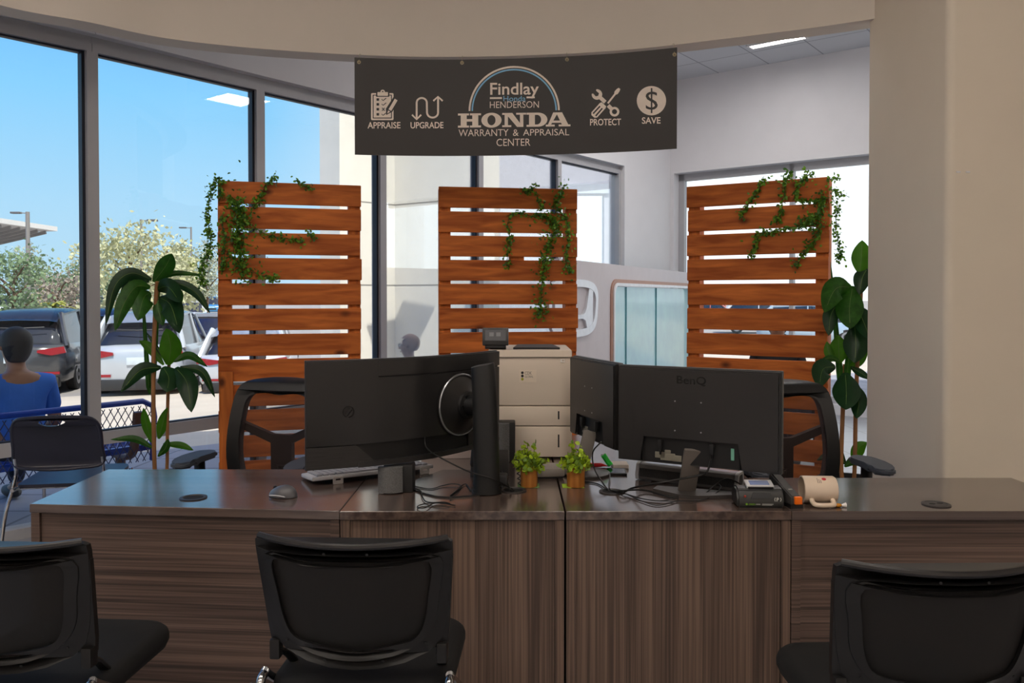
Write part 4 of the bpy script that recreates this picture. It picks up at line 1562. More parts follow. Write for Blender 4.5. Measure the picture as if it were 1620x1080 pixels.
# mouse
p = desk_pt(448, 785)
o = thing('computer_mouse', 'grey computer mouse on the left wing of the desk', 'mouse', (p.x, p.y, ZD), math.radians(70))
b = new()
bmesh.ops.create_uvsphere(b, u_segments=24, v_segments=14, radius=1.0)
for v in b.verts:
    x, y, z = v.co
    v.co = Vector((x * .033 * (1 - .12 * y * y), y * .052, max(0.001, z * .036 * (1 - .25 * y) + .002)))
obj('shell', b, mat('mouse grey', (84, 84, 88), .35), o)
b = new()
tube(b, [(-.0325, -.03, .008), (-.0345, 0, .01), (-.031, .03, .008)], .0035, 6, 4, flat=.6)
obj('side_grip', b, mat('mouse pale trim', (170, 172, 176), .4), o)
b = new()
T = Matrix.Translation((0, .03, .026)) @ Matrix.Rotation(PI / 2, 4, 'Y')
lathe(b, [(.007, -.003), (.008, 0), (.007, .003)], 16, T)
obj('scroll_wheel', b, black_p, o)
# desk phone behind the thick stand
p = desk_pt(752, 758)
o = thing('desk_phone', 'black desk phone half hidden behind the thick monitor stand', 'phone', (p.x, p.y + .05, ZD))
b = new()
prism(b, [[(-.02, 0), (.14, 0), (.14, .07), (.12, .075), (-.02, .012)]], lambda u, v, w_: Vector((w_, u, v)), -.02, .12)
bmesh.ops.bevel(b, geom=b.edges[:], offset=.003, segments=1, affect='EDGES')
obj('base', b, black_p, o)
b = new()
box(b, (.005, .06, .06), (.05, .17, .022), .01, Matrix.Rotation(math.radians(18), 4, 'X'))
obj('handset', b, soft_black, o)

def loose(b, pts, r=.0026, n=6):
    tube(b, pts, r, 7, n)
    return b
D = desk_pt
def cable(label, pts, r=.0026, group='loose black cables on the desk', m=None):
    b = loose(new(), pts, r)
    return tag(obj('cable', b, m or cable_m, None), label, 'cable', group)
plug = at(672, 690, arc_plan(.46)[0].y - .02)
cable('black cable curving from the curved monitor down to the left desk grommet', [plug, plug + Vector((.008, -.02, -.035)), at(694, 722, 2.72), at(740, 745, 2.68), at(778, 757, 2.66), D(808, 772, .012), D(813, 776, .004)])
cable('thin black cable coiled flat on the desk beside the stand plate', [D(646, 771, .004), D(664, 775, .007), D(668, 785, .006), D(674, 793, .004), D(690, 795, .006), D(712, 797, .004), D(700, 794, .01), D(670, 797, .004), D(660, 802, .004), D(672, 803, .006), D(690, 795, .004), D(720, 799, .003)], .0019)
cable('thin black cable looping on the satin stand plate', [D(650, 768, .008), D(680, 773, .008), D(700, 768, .009), D(718, 765, .012), D(730, 770, .008), D(712, 784, .008), D(722, 776, .012), D(736, 765, .009), D(745, 776, .008)], .0019)
cable('black cable rising from the left grommet behind the first potted plant', [D(809, 778, .003), D(806, 770, .02), D(797, 752, .025), D(794, 745, .02)], .0024)
c_ = []
for k in range(30):
    a = k * 1.2
    q = D(822 - k * .12, 772, 0)
    c_.append(Vector((q.x + .005 * math.cos(a), q.y + .02 + .005 * math.sin(a), ZD + .004 + k * .0032)))
cable('curly black cord standing beside the first potted plant', c_, .0017)
g2 = D(968, 778)
def rec_pt(u, v, w_):
    return aA + tA * (wA * u) + nA * w_ + Vector((0, 0, v))
cable('thick black cable drooping from the flat monitor past its stand to the right grommet', [rec_pt(.597, .875, .012), rec_pt(.59, .84, .05), at(1105, 752, 2.60), at(1040, 764, 2.58), D(1000, 772, .02), D(985, 779, .01), g2 + Vector((0, 0, .004))], .0034)
cable('black cable bunch arching low from the right grommet towards the soundbar', [g2 + Vector((.01, 0, 0)), D(985, 776, .02), D(1020, 775, .008), D(1060, 786, .004), D(1080, 783, .006)], .003)
cable('thin black cable zigzagging on the desk in front of the soundbar', [g2 + Vector((.015, -.004, 0)), D(990, 781, .006), D(1010, 790, .004), D(1038, 799, .003), D(1064, 794, .004), D(1072, 788, .005), D(1040, 792, .005), D(1002, 786, .004)], .0017)
cable('thin black cable running along the desk edge from the flat monitor stand', [D(986, 780, .005), D(1030, 791, .004), D(1090, 792, .004), D(1120, 788, .004), D(1140, 772, .02), D(1136, 764, .03)], .0019)
cable('black cable from behind the soundbar to the battery charger', [D(1112, 784, .004), D(1134, 765, .03), D(1150, 757, .05), D(1165, 762, .04), D(1180, 772, .02)], .0026)
cable('black cable hanging from the edge-on monitor to the right grommet', [rec_pt(-.1, .90, .02), at(938, 715, 2.95), at(940, 740, 2.88), D(955, 766, .02), g2 + Vector((-.008, .004, .003))], .0028)
cable('short black cable from the right grommet up towards the green clip', [g2 + Vector((-.002, .006, .003)), D(963, 768, .01), D(965, 752, .012), D(962, 746, .004)], .0022)
cable('black cable lying flat behind the second potted plant', [D(925, 762, .003), D(945, 765, .003), D(960, 774, .004)], .0022)

# potted plants on green notes
herb = mat('bright herb leaf', (172, 200, 48), .5, noise=(60, .35), trans=.25)
herb_d = mat('dusty herb leaf', (124, 156, 66), .5, noise=(60, .3), trans=.2)
def mini(label, px, wpx, seed, tilt_):
    p = D(px, 769)
    Y = p.y
    s = Y / F
    r = wpx * s / 2
    o = thing('potted_plant', label, 'potted plant', (p.x, Y, ZD + .0012), 0, 'small potted plants in orange pots')
    b = new()
    h = 32 * s
    lathe(b, [(r * .97, 0), (r, .002), (r * 1.0, h - .002), (r * .99, h), (r * .9, h), (r * .88, h - .012), (.002, h - .013)], 32)
    obj('pot', b, cedar_pot, o)
    random.seed(seed)
    b = new()
    bs = new()
    bd = new()
    for k in range(34):
        a = random.uniform(0, 2 * PI)
        el = random.uniform(.15, 1.0)
        L = random.uniform(.035, .06) * (1.35 if el > .85 and k % 4 == 0 else 1)
        d = Vector((math.cos(a) * (1.15 - el), math.sin(a) * (1.15 - el), el * .8 + .1)).normalized()
        if k < 3:
            d = Vector((math.cos(a) * .25 + tilt_, math.sin(a) * .2, 1)).normalized()
            L = .085
        s0 = Vector((math.cos(a) * r * .4, math.sin(a) * r * .4, h - .012))
        tube(bs, [s0, s0 + d * L * .6, s0 + d * L], .0011, 5)
        for q in range(9):
            t_ = .35 + .65 * q / 8
            small_leaf(b if random.random() < .7 else bd, s0 + d * L * t_, d * .5 + rvec(), rvec(), random.uniform(.015, .022), random.uniform(.013, .018))
    obj('stems', bs, stem_m, o)
    obj('leaves', b, herb, o, recalc=False)
    obj('dusty_leaves', bd, herb_d, o, recalc=False)
cedar_pot = grain_mat('orange wood pot', (156, 92, 34), (196, 130, 60), .5, 2, fine=60)
mini('first small leafy plant in an orange pot, nearer the curved monitor', 837, 27, 3, -.1)
mini('second small leafy plant in an orange pot, nearer the flat monitors', 911, 28.5, 8, .15)
note_m = mat('lime note paper', (168, 206, 52), .7)
for px, col, lb in ((838, mat('pale green note', (120, 160, 96), .7), 'pale green paper square under the first potted plant'), (908, note_m, 'lime green paper squares under the second potted plant')):
    p = D(px, 768)
    b = new()
    box(b, (p.x - .004, p.y - .003, ZD + .0006), (.075, .06, .0008), 0, None)
    o = tag(obj('paper_note', b, col, None), lb, 'paper note')
# light grey dock between the pots
p = D(868, 758)
o = thing('docking_box', 'flat light grey device lying between the two small potted plants', 'device', (p.x, p.y, ZD), math.radians(6))
b = new()
box(b, (.0, .06, .022), (.12, .11, .03), .006)
obj('body', b, mat('dock grey', (142, 134, 128), .5), o)
b = new()
box(b, (0, .06, .004), (.11, .1, .008), .001, seg=1)
obj('rubber_base', b, soft_black, o)
# red marker, green clip, white pad, black tablet
p = D(942, 742)
b = new()
tube(b, [p + Vector((-.05, 0, .016)), p + Vector((.02, 0, .016)), p + Vector((.03, -.002, .016)), p + Vector((.045, -.003, .013))], .008, 12, radii=[.008, .008, .005, .001])
o = thing('tablet', 'flat black tablet lying under the green clip beside the second potted plant', 'tablet', tuple(D(955, 750)), math.radians(-4))
bb = new()
box(bb, (.01, .03, .004), (.15, .1, .008), .003)
obj('body', bb, soft_black, o)
bb = new()
box(bb, (.01, .03, .0083), (.138, .088, .0008))
obj('screen', bb, scr_m, o)
mk = thing('marker_pen', 'bright red marker pen lying by the second potted plant', 'pen', tuple(p))
obj('barrel', b, mat('bright red plastic', (214, 34, 40), .4), mk, world=True)
b = new()
cyl(b, p + Vector((.043, -.003, .0135)), p + Vector((.05, -.003, .0125)), .0025, .001, 8)
obj('tip', b, black_p, mk, world=True)
p = D(962, 741)
gc = thing('key_clip', 'bright green clip standing on the black tablet by the flat monitor', 'clip', tuple(p + Vector((0, 0, .009))), math.radians(25))
b = new()
tube(b, [(0.004, -.014, .006), (-.004, -.006, .018), (-.012, .002, .034), (-.018, .006, .044)], .0105, 10, 4)
obj('body', b, mat('bright green plastic', (24, 206, 60), .35), gc)
b = new()
tube(b, [(-.016, .006, .036), (-.02, .008, .042), (-.022, .012, .046)], .003, 8, 3)
obj('tip', b, silver, gc)
p = D(981, 741)
b = new()
box(b, (p.x + .003, p.y + .03, ZD + .008), (.06, .07, .015), .001, seg=1)
tag(obj('note_pad', b, mat('white paper block', (226, 216, 206), .7), None), 'small white paper block in front of the flat monitor', 'note pad')

# battery charger
p = D(1209, 804)
o = thing('battery_charger', 'black battery charger with tilted pale screen on the desk edge left of the mug', 'charger', (p.x - .006, p.y, ZD), math.radians(-3))
b = new()
prism(b, [[(0, 0), (.09, 0), (.09, .05), (.05, .062), (.018, .056), (.002, .03)]], lambda u, v, w_: Vector((w_, u, v)), -.076, .068)
bmesh.ops.bevel(b, geom=b.edges[:], offset=.006, segments=2, affect='EDGES')
obj('body', b, mat('charger black', (28, 28, 27), .38), o)
b = new()
prism(b, [[(-.034, .03), (.034, .03), (.026, .047), (-.026, .047)]], lambda u, v, w_: Vector((u, .008 + (v - .03) * .62 - w_ - .004, v)), 0, .004)
obj('slot', b, mon_d, o)
b = new()
T = Matrix.Translation((.0, .045, .066)) @ Matrix.Rotation(math.radians(14), 4, 'X')
box(b, (0, 0, 0), (.085, .046, .008), .002, T)
scn = obj('screen', b, mat('charger screen frame', (206, 206, 208), .35), o)
b = new()
box(b, (0, .0, .0043), (.06, .028, .001), 0, T)
obj('screen_glass', b, mat('charger blue screen', (104, 124, 176), .2), scn)
b = new()
box(b, (0, -.0235, -.004), (.078, .004, .012), .001, T, seg=1)
obj('bezel_front', b, black_p, scn)
b = new()
ff = lambda u, v, w_: Vector((u, -.0012 - w_, -v))
prism(b, [circ(-.048, -.013, .0035, n=14)], lambda u, v, w_: ff(u, v, 0), 0, 0)
text(b, 'GREEN', -.042, -.0155, -.022, -.0105, ff)
obj('green_print', b, mat('green print', (120, 170, 40), .6), o, smooth=0)
b = new()
prism(b, [[(-.02, -.0145), (-.006, -.0145), (-.006, -.0115), (-.02, -.0115)]], ff, 0, 0)
prism(b, [[(-.001, -.015), (.034, -.015), (.034, -.0125), (-.001, -.0125)]], ff, 0, 0)
prism(b, [[(-.001, -.0115), (.03, -.0115), (.03, -.0095), (-.001, -.0095)]], ff, 0, 0)
obj('grey_print', b, mat('grey print', (150, 150, 146), .6), o, smooth=0)
b = new()
text(b, 'P', .044, -.034, .051, -.022, lambda u, v, w_: Vector((u, .0025 - .0015, -v)), 0, .02)
ribbon(b, [(.040, -.034), (.038, -.028), (.040, -.022)], .002, lambda u, v, w_: Vector((u, .001, -v)))
ribbon(b, [(.056, -.034), (.058, -.028), (.056, -.022)], .002, lambda u, v, w_: Vector((u, .001, -v)))
obj('white_print', b, mat('white print', (206, 206, 200), .6), o, smooth=0)
b = new()
ball(b, (-.052, .0045, .036), .004, 10)
obj('lamp', b, mat('orange lamp lens', (190, 70, 50), .3), o)
# handheld tool with orange block
p = D(1262, 804)
o = thing('handheld_tool', 'slanted dark grey handheld tool with bright orange block beside the white mug', 'tool', (p.x, p.y, ZD), math.radians(9))
b = new()
prism(b, [[(-.002, .002), (.03, .001), (.15, .045), (.157, .072), (.14, .082), (.06, .052), (-.002, .038)]], lambda u, v, w_: Vector((w_, u, v)), -.021, .012)
bmesh.ops.bevel(b, geom=b.edges[:], offset=.005, segments=2, affect='EDGES')
obj('body', b, mat('tool grey', (66, 64, 62), .55), o)
b = new()
prism(b, [[(-.003, .0), (.16, .0), (.162, .008), (.03, .012), (-.003, .014)]], lambda u, v, w_: Vector((w_, u, v)), -.024, .016)
obj('sole', b, black_p, o)
b = new()
box(b, (-.001, -.004, .026), (.024, .012, .024), .003)
obj('orange_block', b, mat('vivid orange plastic', (255, 118, 14), .4), o)['label'] = 'vivid orange block'
b = new()
box(b, (-.006, .045, .044), (.014, .006, .003), .001, Matrix.Rotation(.17, 4, 'X'), seg=1)
obj('slider', b, mat('tool pale slider', (150, 148, 144), .5), o)
# mug lying on its side, handle on the desk towards us
p = D(1276, 801)
R_m = .043
mug_m = mat('mug cream glaze', (226, 206, 184), .28, spec=.5, noise=(8, .02))
o = thing('coffee_mug', 'cream white mug lying on its side with handle down on the desk edge', 'mug', (p.x, p.y + .03, ZD), math.radians(-4))
T = Matrix.Translation((0, .02, R_m)) @ Matrix.Rotation(PI / 2, 4, 'Y')
b = new()
lathe(b, [(R_m - .0035, 0), (R_m, 0.001), (R_m, .098), (R_m - .004, .104), (.002, .104)], 44, T, caps=False)
lathe(b, [(R_m - .0035, 0), (R_m - .0038, .097), (.002, .099)], 44, T, caps=False)
obj('body', b, mug_m, o)
b = new()
tube(b, [(.022, -.012, .02), (.022, -.032, .012), (.03, -.046, .009), (.055, -.048, .009), (.08, -.042, .009), (.086, -.03, .012), (.086, -.012, .02)], .0075, 10, 5)
obj('handle', b, mug_m, o)
b = new()
def mugf(u, v, w_):
    a = v / R_m
    return Vector((u, .02 - (R_m + .0008) * math.sin(a), R_m + (R_m + .0008) * math.cos(a)))
prism(b, [circ(.063, .022, .007, .006, 16)], mugf, 0, 0)
obj('red_print', b, mat('mug red print', (196, 40, 52), .4), o, smooth=0)
b = new()
for x in (.042, .047, .052):
    ribbon(b, [(x, .018 + (x - .042)), (x, .026), (x, .038)], .0016, mugf)
obj('dark_print', b, mat('mug dark print', (96, 78, 70), .5), o, smooth=0)
p = D(1326, 802)
o = thing('wrapped_sweet', 'small amber sweet in clear wrapper beside the mug', 'sweet', tuple(p))
b = new()
ball(b, (0, 0, .006), (.012, .009, .006), 14)
obj('sweet', b, mat('amber sweet', (190, 124, 20), .25), o)
b = new()
for s in (-1, 1):
    lathe(b, [(.003, 0), (.009, .014), (.001, .012)], 10, Matrix.Translation((s * .01, 0, .006)) @ Matrix.Rotation(s * PI / 2, 4, 'Y'))
obj('wrapper', b, mat('clear white wrapper', (230, 228, 222), .2), o)
# ================================================================== GUEST CHAIRS
ch_f = mat('chair frame black plastic', (22, 21, 21), .42, noise=(30, .06))
ch_m = mesh_cloth('chair back mesh black', (15, 14, 14), -.17, 300)
ch_s = mat('chair seat black fabric', (11, 11, 12), .9, noise=(220, .25))
chrome = mat('chrome tube', (190, 190, 194), .14, metal=1.0)
def guest_chair(label, loc, rot, first=[None]):
    """stacking chair: origin on the floor under the middle of the back, facing local +Y"""
    grp = 'black mesh guest chairs in front of the desk'
    if first[0] is not None:
        return dup(first[0], loc, rot, label, grp)
    o = thing('guest_chair', label, 'chair', loc, rot, grp)
    def bf(u, v, w_):
        """back surface: u across, v height, w towards the rear"""
        rec = (v - .56) * .30                      # leans back
        return Vector((u, .075 * (u / .235) ** 2 - rec + .02 - w_, .829 - (.84 - v) * 1.13))
    outer = [(-.237, .815), (-.2365, .833), (-.226, .84)] + [(x, .84 - .004 * (1 - (x / .22) ** 2)) for x in (-.18, -.12, -.06, 0, .06, .12, .18)] + [(.226, .84), (.2365, .833), (.237, .815), (.231, .74), (.219, .66), (.205, .612), (.175, .585), (.12, .566), (.06, .557), (0, .554), (-.06, .557), (-.12, .566), (-.175, .585), (-.205, .612), (-.219, .66), (-.231, .74)]
    def mid(k, inset):
        pts = [(-.198 + inset, .80 - inset * .4), (-.10, .805 - inset), (0, .807 - inset), (.10, .805 - inset), (.198 - inset, .80 - inset * .4), (.193 - inset, .72), (.182 - inset, .66), (.155 - inset * .6, .62 + inset * .3), (.10, .600 + inset), (0, .590 + inset), (-.10, .600 + inset), (-.155 + inset * .6, .62 + inset * .3), (-.182 + inset, .66), (-.193 + inset, .72)]
        q = catmull([(x, y, 0) for x, y in pts], 4, True)
        return [(p.x, p.y) for p in q]
    b = new()
    prism(b, [outer, mid(0, 0)], bf, 0, .018)
    fr = obj('back_frame', b, ch_f, o, smooth=50)
    b = new()
    prism(b, [mid(0, -.012), mid(0, .012)], bf, .012, .023)
    obj('inner_rim', b, ch_f, fr, smooth=50)
    b = new()
    tube(b, [bf(x, .84 - .004 * (1 - (x / .22) ** 2), .009) for x in [-.226 + .452 * k / 16 for k in range(17)]], .0085, 10)
    obj('top_edge', b, mat('chair top edge', (30, 29, 30), .35), fr)
    for x, v in ((-.207, .80), (.207, .80), (-.05, .822), (.05, .822), (-.2, .70), (.2, .70), (-.07, .575), (.07, .575), (-.17, .607), (.17, .607)):
        b = new()
        p = bf(x, v, .0185)
        cyl(b, p, p + Vector((0, -.0015, 0)), .0035, .003, 10)
        obj('screw', b, black_p, fr)
    b = new()
    n = 14
    inner = mid(0, .004)
    N = 18
    g = []
    for i in range(N + 1):
        row = []
        for k in range(N + 1):
            u = -.196 + .392 * k / N
            v = .594 + .21 * i / N
            row.append((u, v))
        g.append(row)
    prism(b, [inner], lambda u, v, w_: bf(u, v, w_), .010, .010)
    b.faces.ensure_lookup_table()
    bmesh.ops.triangulate(b, faces=b.faces[:])
    bmesh.ops.subdivide_edges(b, edges=b.edges[:], cuts=2)
    for v in b.verts:
        pass
    obj('back_mesh', b, ch_m, o, smooth=60)
    for s in (-1, 1):
        b = new()
        p = bf(s * .205, .60, .01)
        prism(b, [[(s * .237, .80), (s * .228, .80), (s * .196, .62), (s * .18, .595), (s * .216, .585), (s * .222, .62)]], bf, .0, .016)
        box(b, (s * .206, p.y + .0, .535), (.026, .034, .05), .006)
        obj('back_bracket', b, ch_f, o, smooth=40)
        b = new()
        tube(b, [(s * .206, p.y, .53), (s * .196, p.y + .05, .50), (s * .19, p.y + .12, .435)], .013, 10, 4, flat=.7)
        obj('back_arm', b, black_p, o)
        b = new()
        tube(b, [(s * .245, -.07, .012), (s * .238, -.03, .28), (s * .229, .0, .455), (s * .228, .03, .48), (s * .228, .06, .465), (s * .24, .30, .29), (s * .25, .50, .012)], .0115, 12, 6)
        lg = obj('leg_frame', b, chrome, o)
        b = new()
        tube(b, [(s * .246, -.012, .47), (s * .2, .02, .452)], .008, 8)
        obj('stretcher', b, chrome, lg)
        for y in (-.07, .50):
            b = new()
            cyl(b, (s * (.245 if y < 0 else .25), y, 0), (s * (.245 if y < 0 else .25), y, .022), .016, .013, 14)
            obj('foot_glide', b, black_p, lg)
    b = new()
    ring = rrect(-.225, .02, .225, .47, .08, 8)
    cxm, cym = 0.0, sum(p[1] for p in ring) / len(ring)
    rr = []
    for k_, z_ in ((.9, .402), (.97, .408), (1.0, .425), (1.0, .438), (.985, .45), (.95, .459), (.88, .464), (.6, .466)):
        rr.append([b.verts.new((cxm + (x - cxm) * k_, cym + (y - cym) * k_, z_)) for x, y in ring])
    for A, B in zip(rr, rr[1:]):
        for q in range(len(ring)):
            b.faces.new((A[q], A[(q + 1) % len(ring)], B[(q + 1) % len(ring)], B[q]))
    b.faces.new(rr[0][::-1])
    b.faces.new(rr[-1])
    obj('seat', b, ch_s, o, smooth=60)
    b = new()
    prism(b, [rrect(-.2, .03, .2, .45, .06, 5)], lambda u, v, w_: Vector((u, v, w_)), .392, .405)
    obj('seat_pan', b, black_p, o)
    first[0] = o
    return o
guest_chair('black mesh-backed guest chair in the middle, square to the desk front', (-.378, 1.93, 0), math.radians(-3))
guest_chair('black mesh-backed guest chair cut off by the left edge of the frame', (-1.225, 1.905, 0), math.radians(-4))
guest_chair('black mesh-backed guest chair in front of the right desk wing', (.932, 1.745, 0), math.radians(1))

# ================================================================== TASK CHAIRS BEHIND THE DESK
tk_m = mesh_cloth('task chair mesh', (50, 34, 30), .5, 180)
tk_f = mat('task chair black frame', (17, 18, 20), .42)
arm_m = mat('armrest grey pad', (66, 72, 82), .5)
def task_chair(label, loc, rot, first=[None]):
    """swivel chair facing local -Y (towards the camera); origin on the floor under the column"""
    grp = 'mesh swivel task chairs behind the desk'
    if first[0] is not None:
        return dup(first[0], loc, rot, label, grp)
    o = thing('task_chair', label, 'office chair', loc, rot, grp)
    def bf(u, v, w_):
        return Vector((u, .24 + (v - .5) * .10 - .05 * (u / .22) ** 2 - .06 * math.sin((v - .48) / .53 * PI) * .4 + w_, v))
    out_ = catmull([(-.205, .50, 0), (-.228, .60, 0), (-.232, .72, 0), (-.222, .86, 0), (-.205, .955, 0), (-.165, .995, 0), (-.08, 1.008, 0), (0, 1.01, 0), (.08, 1.008, 0), (.165, .995, 0), (.205, .955, 0), (.222, .86, 0), (.232, .72, 0), (.228, .60, 0), (.205, .50, 0), (.1, .475, 0), (0, .47, 0), (-.1, .475, 0)], 3, True)
    in_ = catmull([(-.155, .535, 0), (-.178, .62, 0), (-.182, .72, 0), (-.172, .85, 0), (-.16, .91, 0), (-.13, .935, 0), (-.07, .94, 0), (0, .932, 0), (.07, .94, 0), (.13, .935, 0), (.16, .91, 0), (.172, .85, 0), (.182, .72, 0), (.178, .62, 0), (.155, .535, 0), (.08, .52, 0), (0, .517, 0), (-.08, .52, 0)], 3, True)
    o2, i2 = [(p.x, p.y) for p in out_], [(p.x, p.y) for p in in_]
    b = new()
    prism(b, [o2, i2], bf, -.022, .022)
    fr = obj('back_frame', b, tk_f, o, smooth=50)
    b = new()
    prism(b, [[(x * 1.04, (y - .73) * 1.02 + .73) for x, y in i2], [(x * .985, (y - .73) * .99 + .73) for x, y in i2]], bf, -.028, -.02)
    obj('inner_rim', b, black_p, fr, smooth=50)
    b = new()
    prism(b, [[(x * 1.01, (y - .73) * 1.01 + .73) for x, y in i2]], bf, -.012, -.012)
    bmesh.ops.triangulate(b, faces=b.faces[:])
    bmesh.ops.subdivide_edges(b, edges=b.edges[:], cuts=2)
    obj('back_mesh', b, tk_m, o, smooth=60)
    b = new()
    prism(b, [[(-.19, .80), (-.19, .765), (-.055, .70), (-.055, .47), (.055, .47), (.055, .70), (.19, .765), (.19, .80), (.05, .74), (-.05, .74)]], bf, .02, .05)
    obj('back_support', b, tk_f, o)
    b = new()
    ring = rrect(-.24, -.26, .24, .22, .1, 8)
    cxm, cym = 0.0, sum(p[1] for p in ring) / len(ring)
    rr = []
    for k_, z_ in ((.9, .415), (.98, .425), (1.0, .445), (1.0, .465), (.98, .482), (.92, .492), (.6, .496)):
        rr.append([b.verts.new((cxm + (x - cxm) * k_, cym + (y - cym) * k_, z_)) for x, y in ring])
    for A, B in zip(rr, rr[1:]):
        for q in range(len(ring)):
            b.faces.new((A[q], A[(q + 1) % len(ring)], B[(q + 1) % len(ring)], B[q]))
    b.faces.new(rr[0][::-1])
    b.faces.new(rr[-1])
    obj('seat', b, ch_s, o, smooth=60)
    b = new()
    bar(b, (0, .05, .40), (0, .27, .44), .09, .03)
    tube(b, [(0, .26, .43), (0, .285, .5), (0, .27, .6)], .03, 10, 4)
    box(b, (0, 0, .39), (.2, .22, .05), .01)
    cyl(b, (0, 0, .10), (0, 0, .38), .028, .024, 18)
    obj('column', b, tk_f, o)
    for s in (-1, 1):
        b = new()
        tube(b, [(s * .2, .02, .40), (s * .262, .02, .41), (s * .272, .02, .48), (s * .272, .01, .655)], .02, 10, 4, flat=1.3)
        am = obj('armrest', b, tk_f, o)
        b = new()
        prism(b, [catmull_2d([(-.045, .08), (.0, .10), (.045, .08), (.05, -.05), (.04, -.14), (0, -.16), (-.04, -.14), (-.05, -.05)])], lambda u, v, w_: Vector((s * .272 + u, v, w_ + (.012 if v < -.1 else 0) * (-1))), .658, .685)
        es = [e for e in b.edges if abs(e.verts[0].co.z - e.verts[1].co.z) < .02]
        bmesh.ops.bevel(b, geom=es, offset=.008, segments=2, affect='EDGES')
        obj('arm_pad', b, arm_m, am, smooth=60)
    for k in range(5):
        a = 2 * PI * k / 5 + .3
        b = new()
        e = Vector((math.cos(a) * .3, math.sin(a) * .3, .075))
        tube(b, [Vector((0, 0, .11)), e * .5 + Vector((0, 0, .055)), e], .02, 8, 3, radii=[.026, .024, .022, .02, .018, .016, .016])
        lg = obj('leg', b, tk_f, o)
        b = new()
        cyl(b, e + Vector((-math.sin(a) * .02, math.cos(a) * .02, -.047)), e + Vector((math.sin(a) * .02, -math.cos(a) * .02, -.047)), .028, .028, 16)
        obj('caster', b, black_p, lg)
    first[0] = o
    return o
def catmull_2d(pts, n=4):
    return [(p.x, p.y) for p in catmull([(x, y, 0) for x, y in pts], n, True)]
task_chair('black mesh swivel chair behind the desk, left of the curved monitor', (-1.16, 3.62, 0), math.radians(-14))
task_chair('black mesh swivel chair behind the desk, right of the flat monitor', (1.29, 3.52, 0), math.radians(8))

# ================================================================== NAVY STACK CHAIR BY THE WINDOW
nv = mat('navy plastic shell', (34, 36, 52), .38, noise=(20, .05))
def stack_chair(label, loc, rot):
    o = thing('stacking_chair', label, 'chair', loc, rot)
    def bf(u, v, w_):
        return Vector((u, .05 * (u / .2) ** 2 - (v - .5) * .22 - w_, v))
    cl2 = catmull_2d([(-.2, .56), (-.203, .65), (-.2, .745), (-.17, .795), (-.1, .808), (0, .812), (.1, .808), (.17, .795), (.2, .745), (.203, .65), (.2, .56), (.1, .548), (0, .545), (-.1, .548)])
    slot = [(x, y) for x, y in catmull_2d([(-.06, .783), (-.05, .793), (0, .796), (.05, .793), (.06, .783), (.03, .77), (0, .767), (-.03, .77)])]
    b = new()
    prism(b, [cl2, slot], bf, 0, .012)
    obj('backrest', b, nv, o, smooth=50)
    b = new()
    tube(b, [bf(x, y, .006) for x, y in cl2], .009, 8, closed=True)
    obj('back_edge', b, nv, o)
    b = new()
    prism(b, [rrect(-.215, .05, .215, .47, .05, 5)], lambda u, v, w_: Vector((u, v, w_ + .02 * (abs(v - .2) / .3) ** 2)), .44, .456)
    obj('seat', b, nv, o, smooth=50)
    for s in (-1, 1):
        b = new()
        tube(b, [bf(s * .2, .6, .008), bf(s * .203, .52, .006), (s * .212, .03, .455), (s * .22, .03, .43), (s * .235, -.02, .3), (s * .245, -.08, .0)], .009, 10, 5)
        obj('rear_leg', b, chrome, o)
        b = new()
        tube(b, [(s * .214, .02, .44), (s * .216, .2, .432), (s * .218, .42, .432), (s * .225, .45, .41), (s * .24, .50, .0)], .009, 10, 5)
        obj('front_leg', b, chrome, o)
    b = new()
    tube(b, [(-.214, .12, .43), (.214, .12, .43)], .008, 8)
    tube(b, [(-.214, .40, .43), (.214, .40, .43)], .008, 8)
    obj('cross_bar', b, chrome, o)
    return o
stack_chair('navy plastic stacking chair with chrome legs between the window and the desk end', (-2.25, 4.02, 0), math.radians(10))
# ================================================================== OUTSIDE
OUT = Vector((-0.62, 0.785, 0)).normalized()
WO = W[5].copy()
def sdist(x, y):
    return (Vector((x, y, 0)) - WO).dot(OUT)
def zg(x, y):
    s = sdist(x, y)
    pr = [(-50, -.03), (2.0, -.03), (12.5, -.64), (24, -.66), (45, -.6), (90, -.15), (140, .2), (400, .4)]
    for (a, za), (c, zc) in zip(pr, pr[1:]):
        if a <= s <= c:
            k = (s - a) / (c - a)
            return za + (zc - za) * k
    return .4
SD = Vector((OUT.y, -OUT.x, 0))
def strip_ground(name, s0, s1, ns, m, t0=-160, t1=220, dz=0.0):
    b = new()
    L = []
    nt_ = 24
    for i in range(ns + 1):
        s = s0 + (s1 - s0) * i / ns
        row = []
        for k in range(nt_ + 1):
            p = WO + OUT * s + SD * (t0 + (t1 - t0) * k / nt_)
            row.append(b.verts.new((p.x, p.y, zg(p.x, p.y) + dz)))
        L.append(row)
    for A, B in zip(L, L[1:]):
        for k in range(nt_):
            b.faces.new((A[k], A[k + 1], B[k + 1], B[k]))
    return struct(name, b, m)
strip_ground('ground_patio', .12, 2.6, 3, tile_mat('patio pavers', (150, 150, 158), (112, 112, 120), .45, .8, width=.03))
strip_ground('ground_concrete', 2.6, 13.0, 10, mat('pale concrete', (196, 184, 168), .9, noise=(.8, .08), bump=(8, .1)))
strip_ground('ground_lot', 13.0, 120, 36, mat('sunlit asphalt', (150, 144, 140), .9, noise=(.6, .1)))
strip_ground('ground_far', 120, 380, 12, mat('dry earth', (150, 134, 110), .95, noise=(.2, .15)))

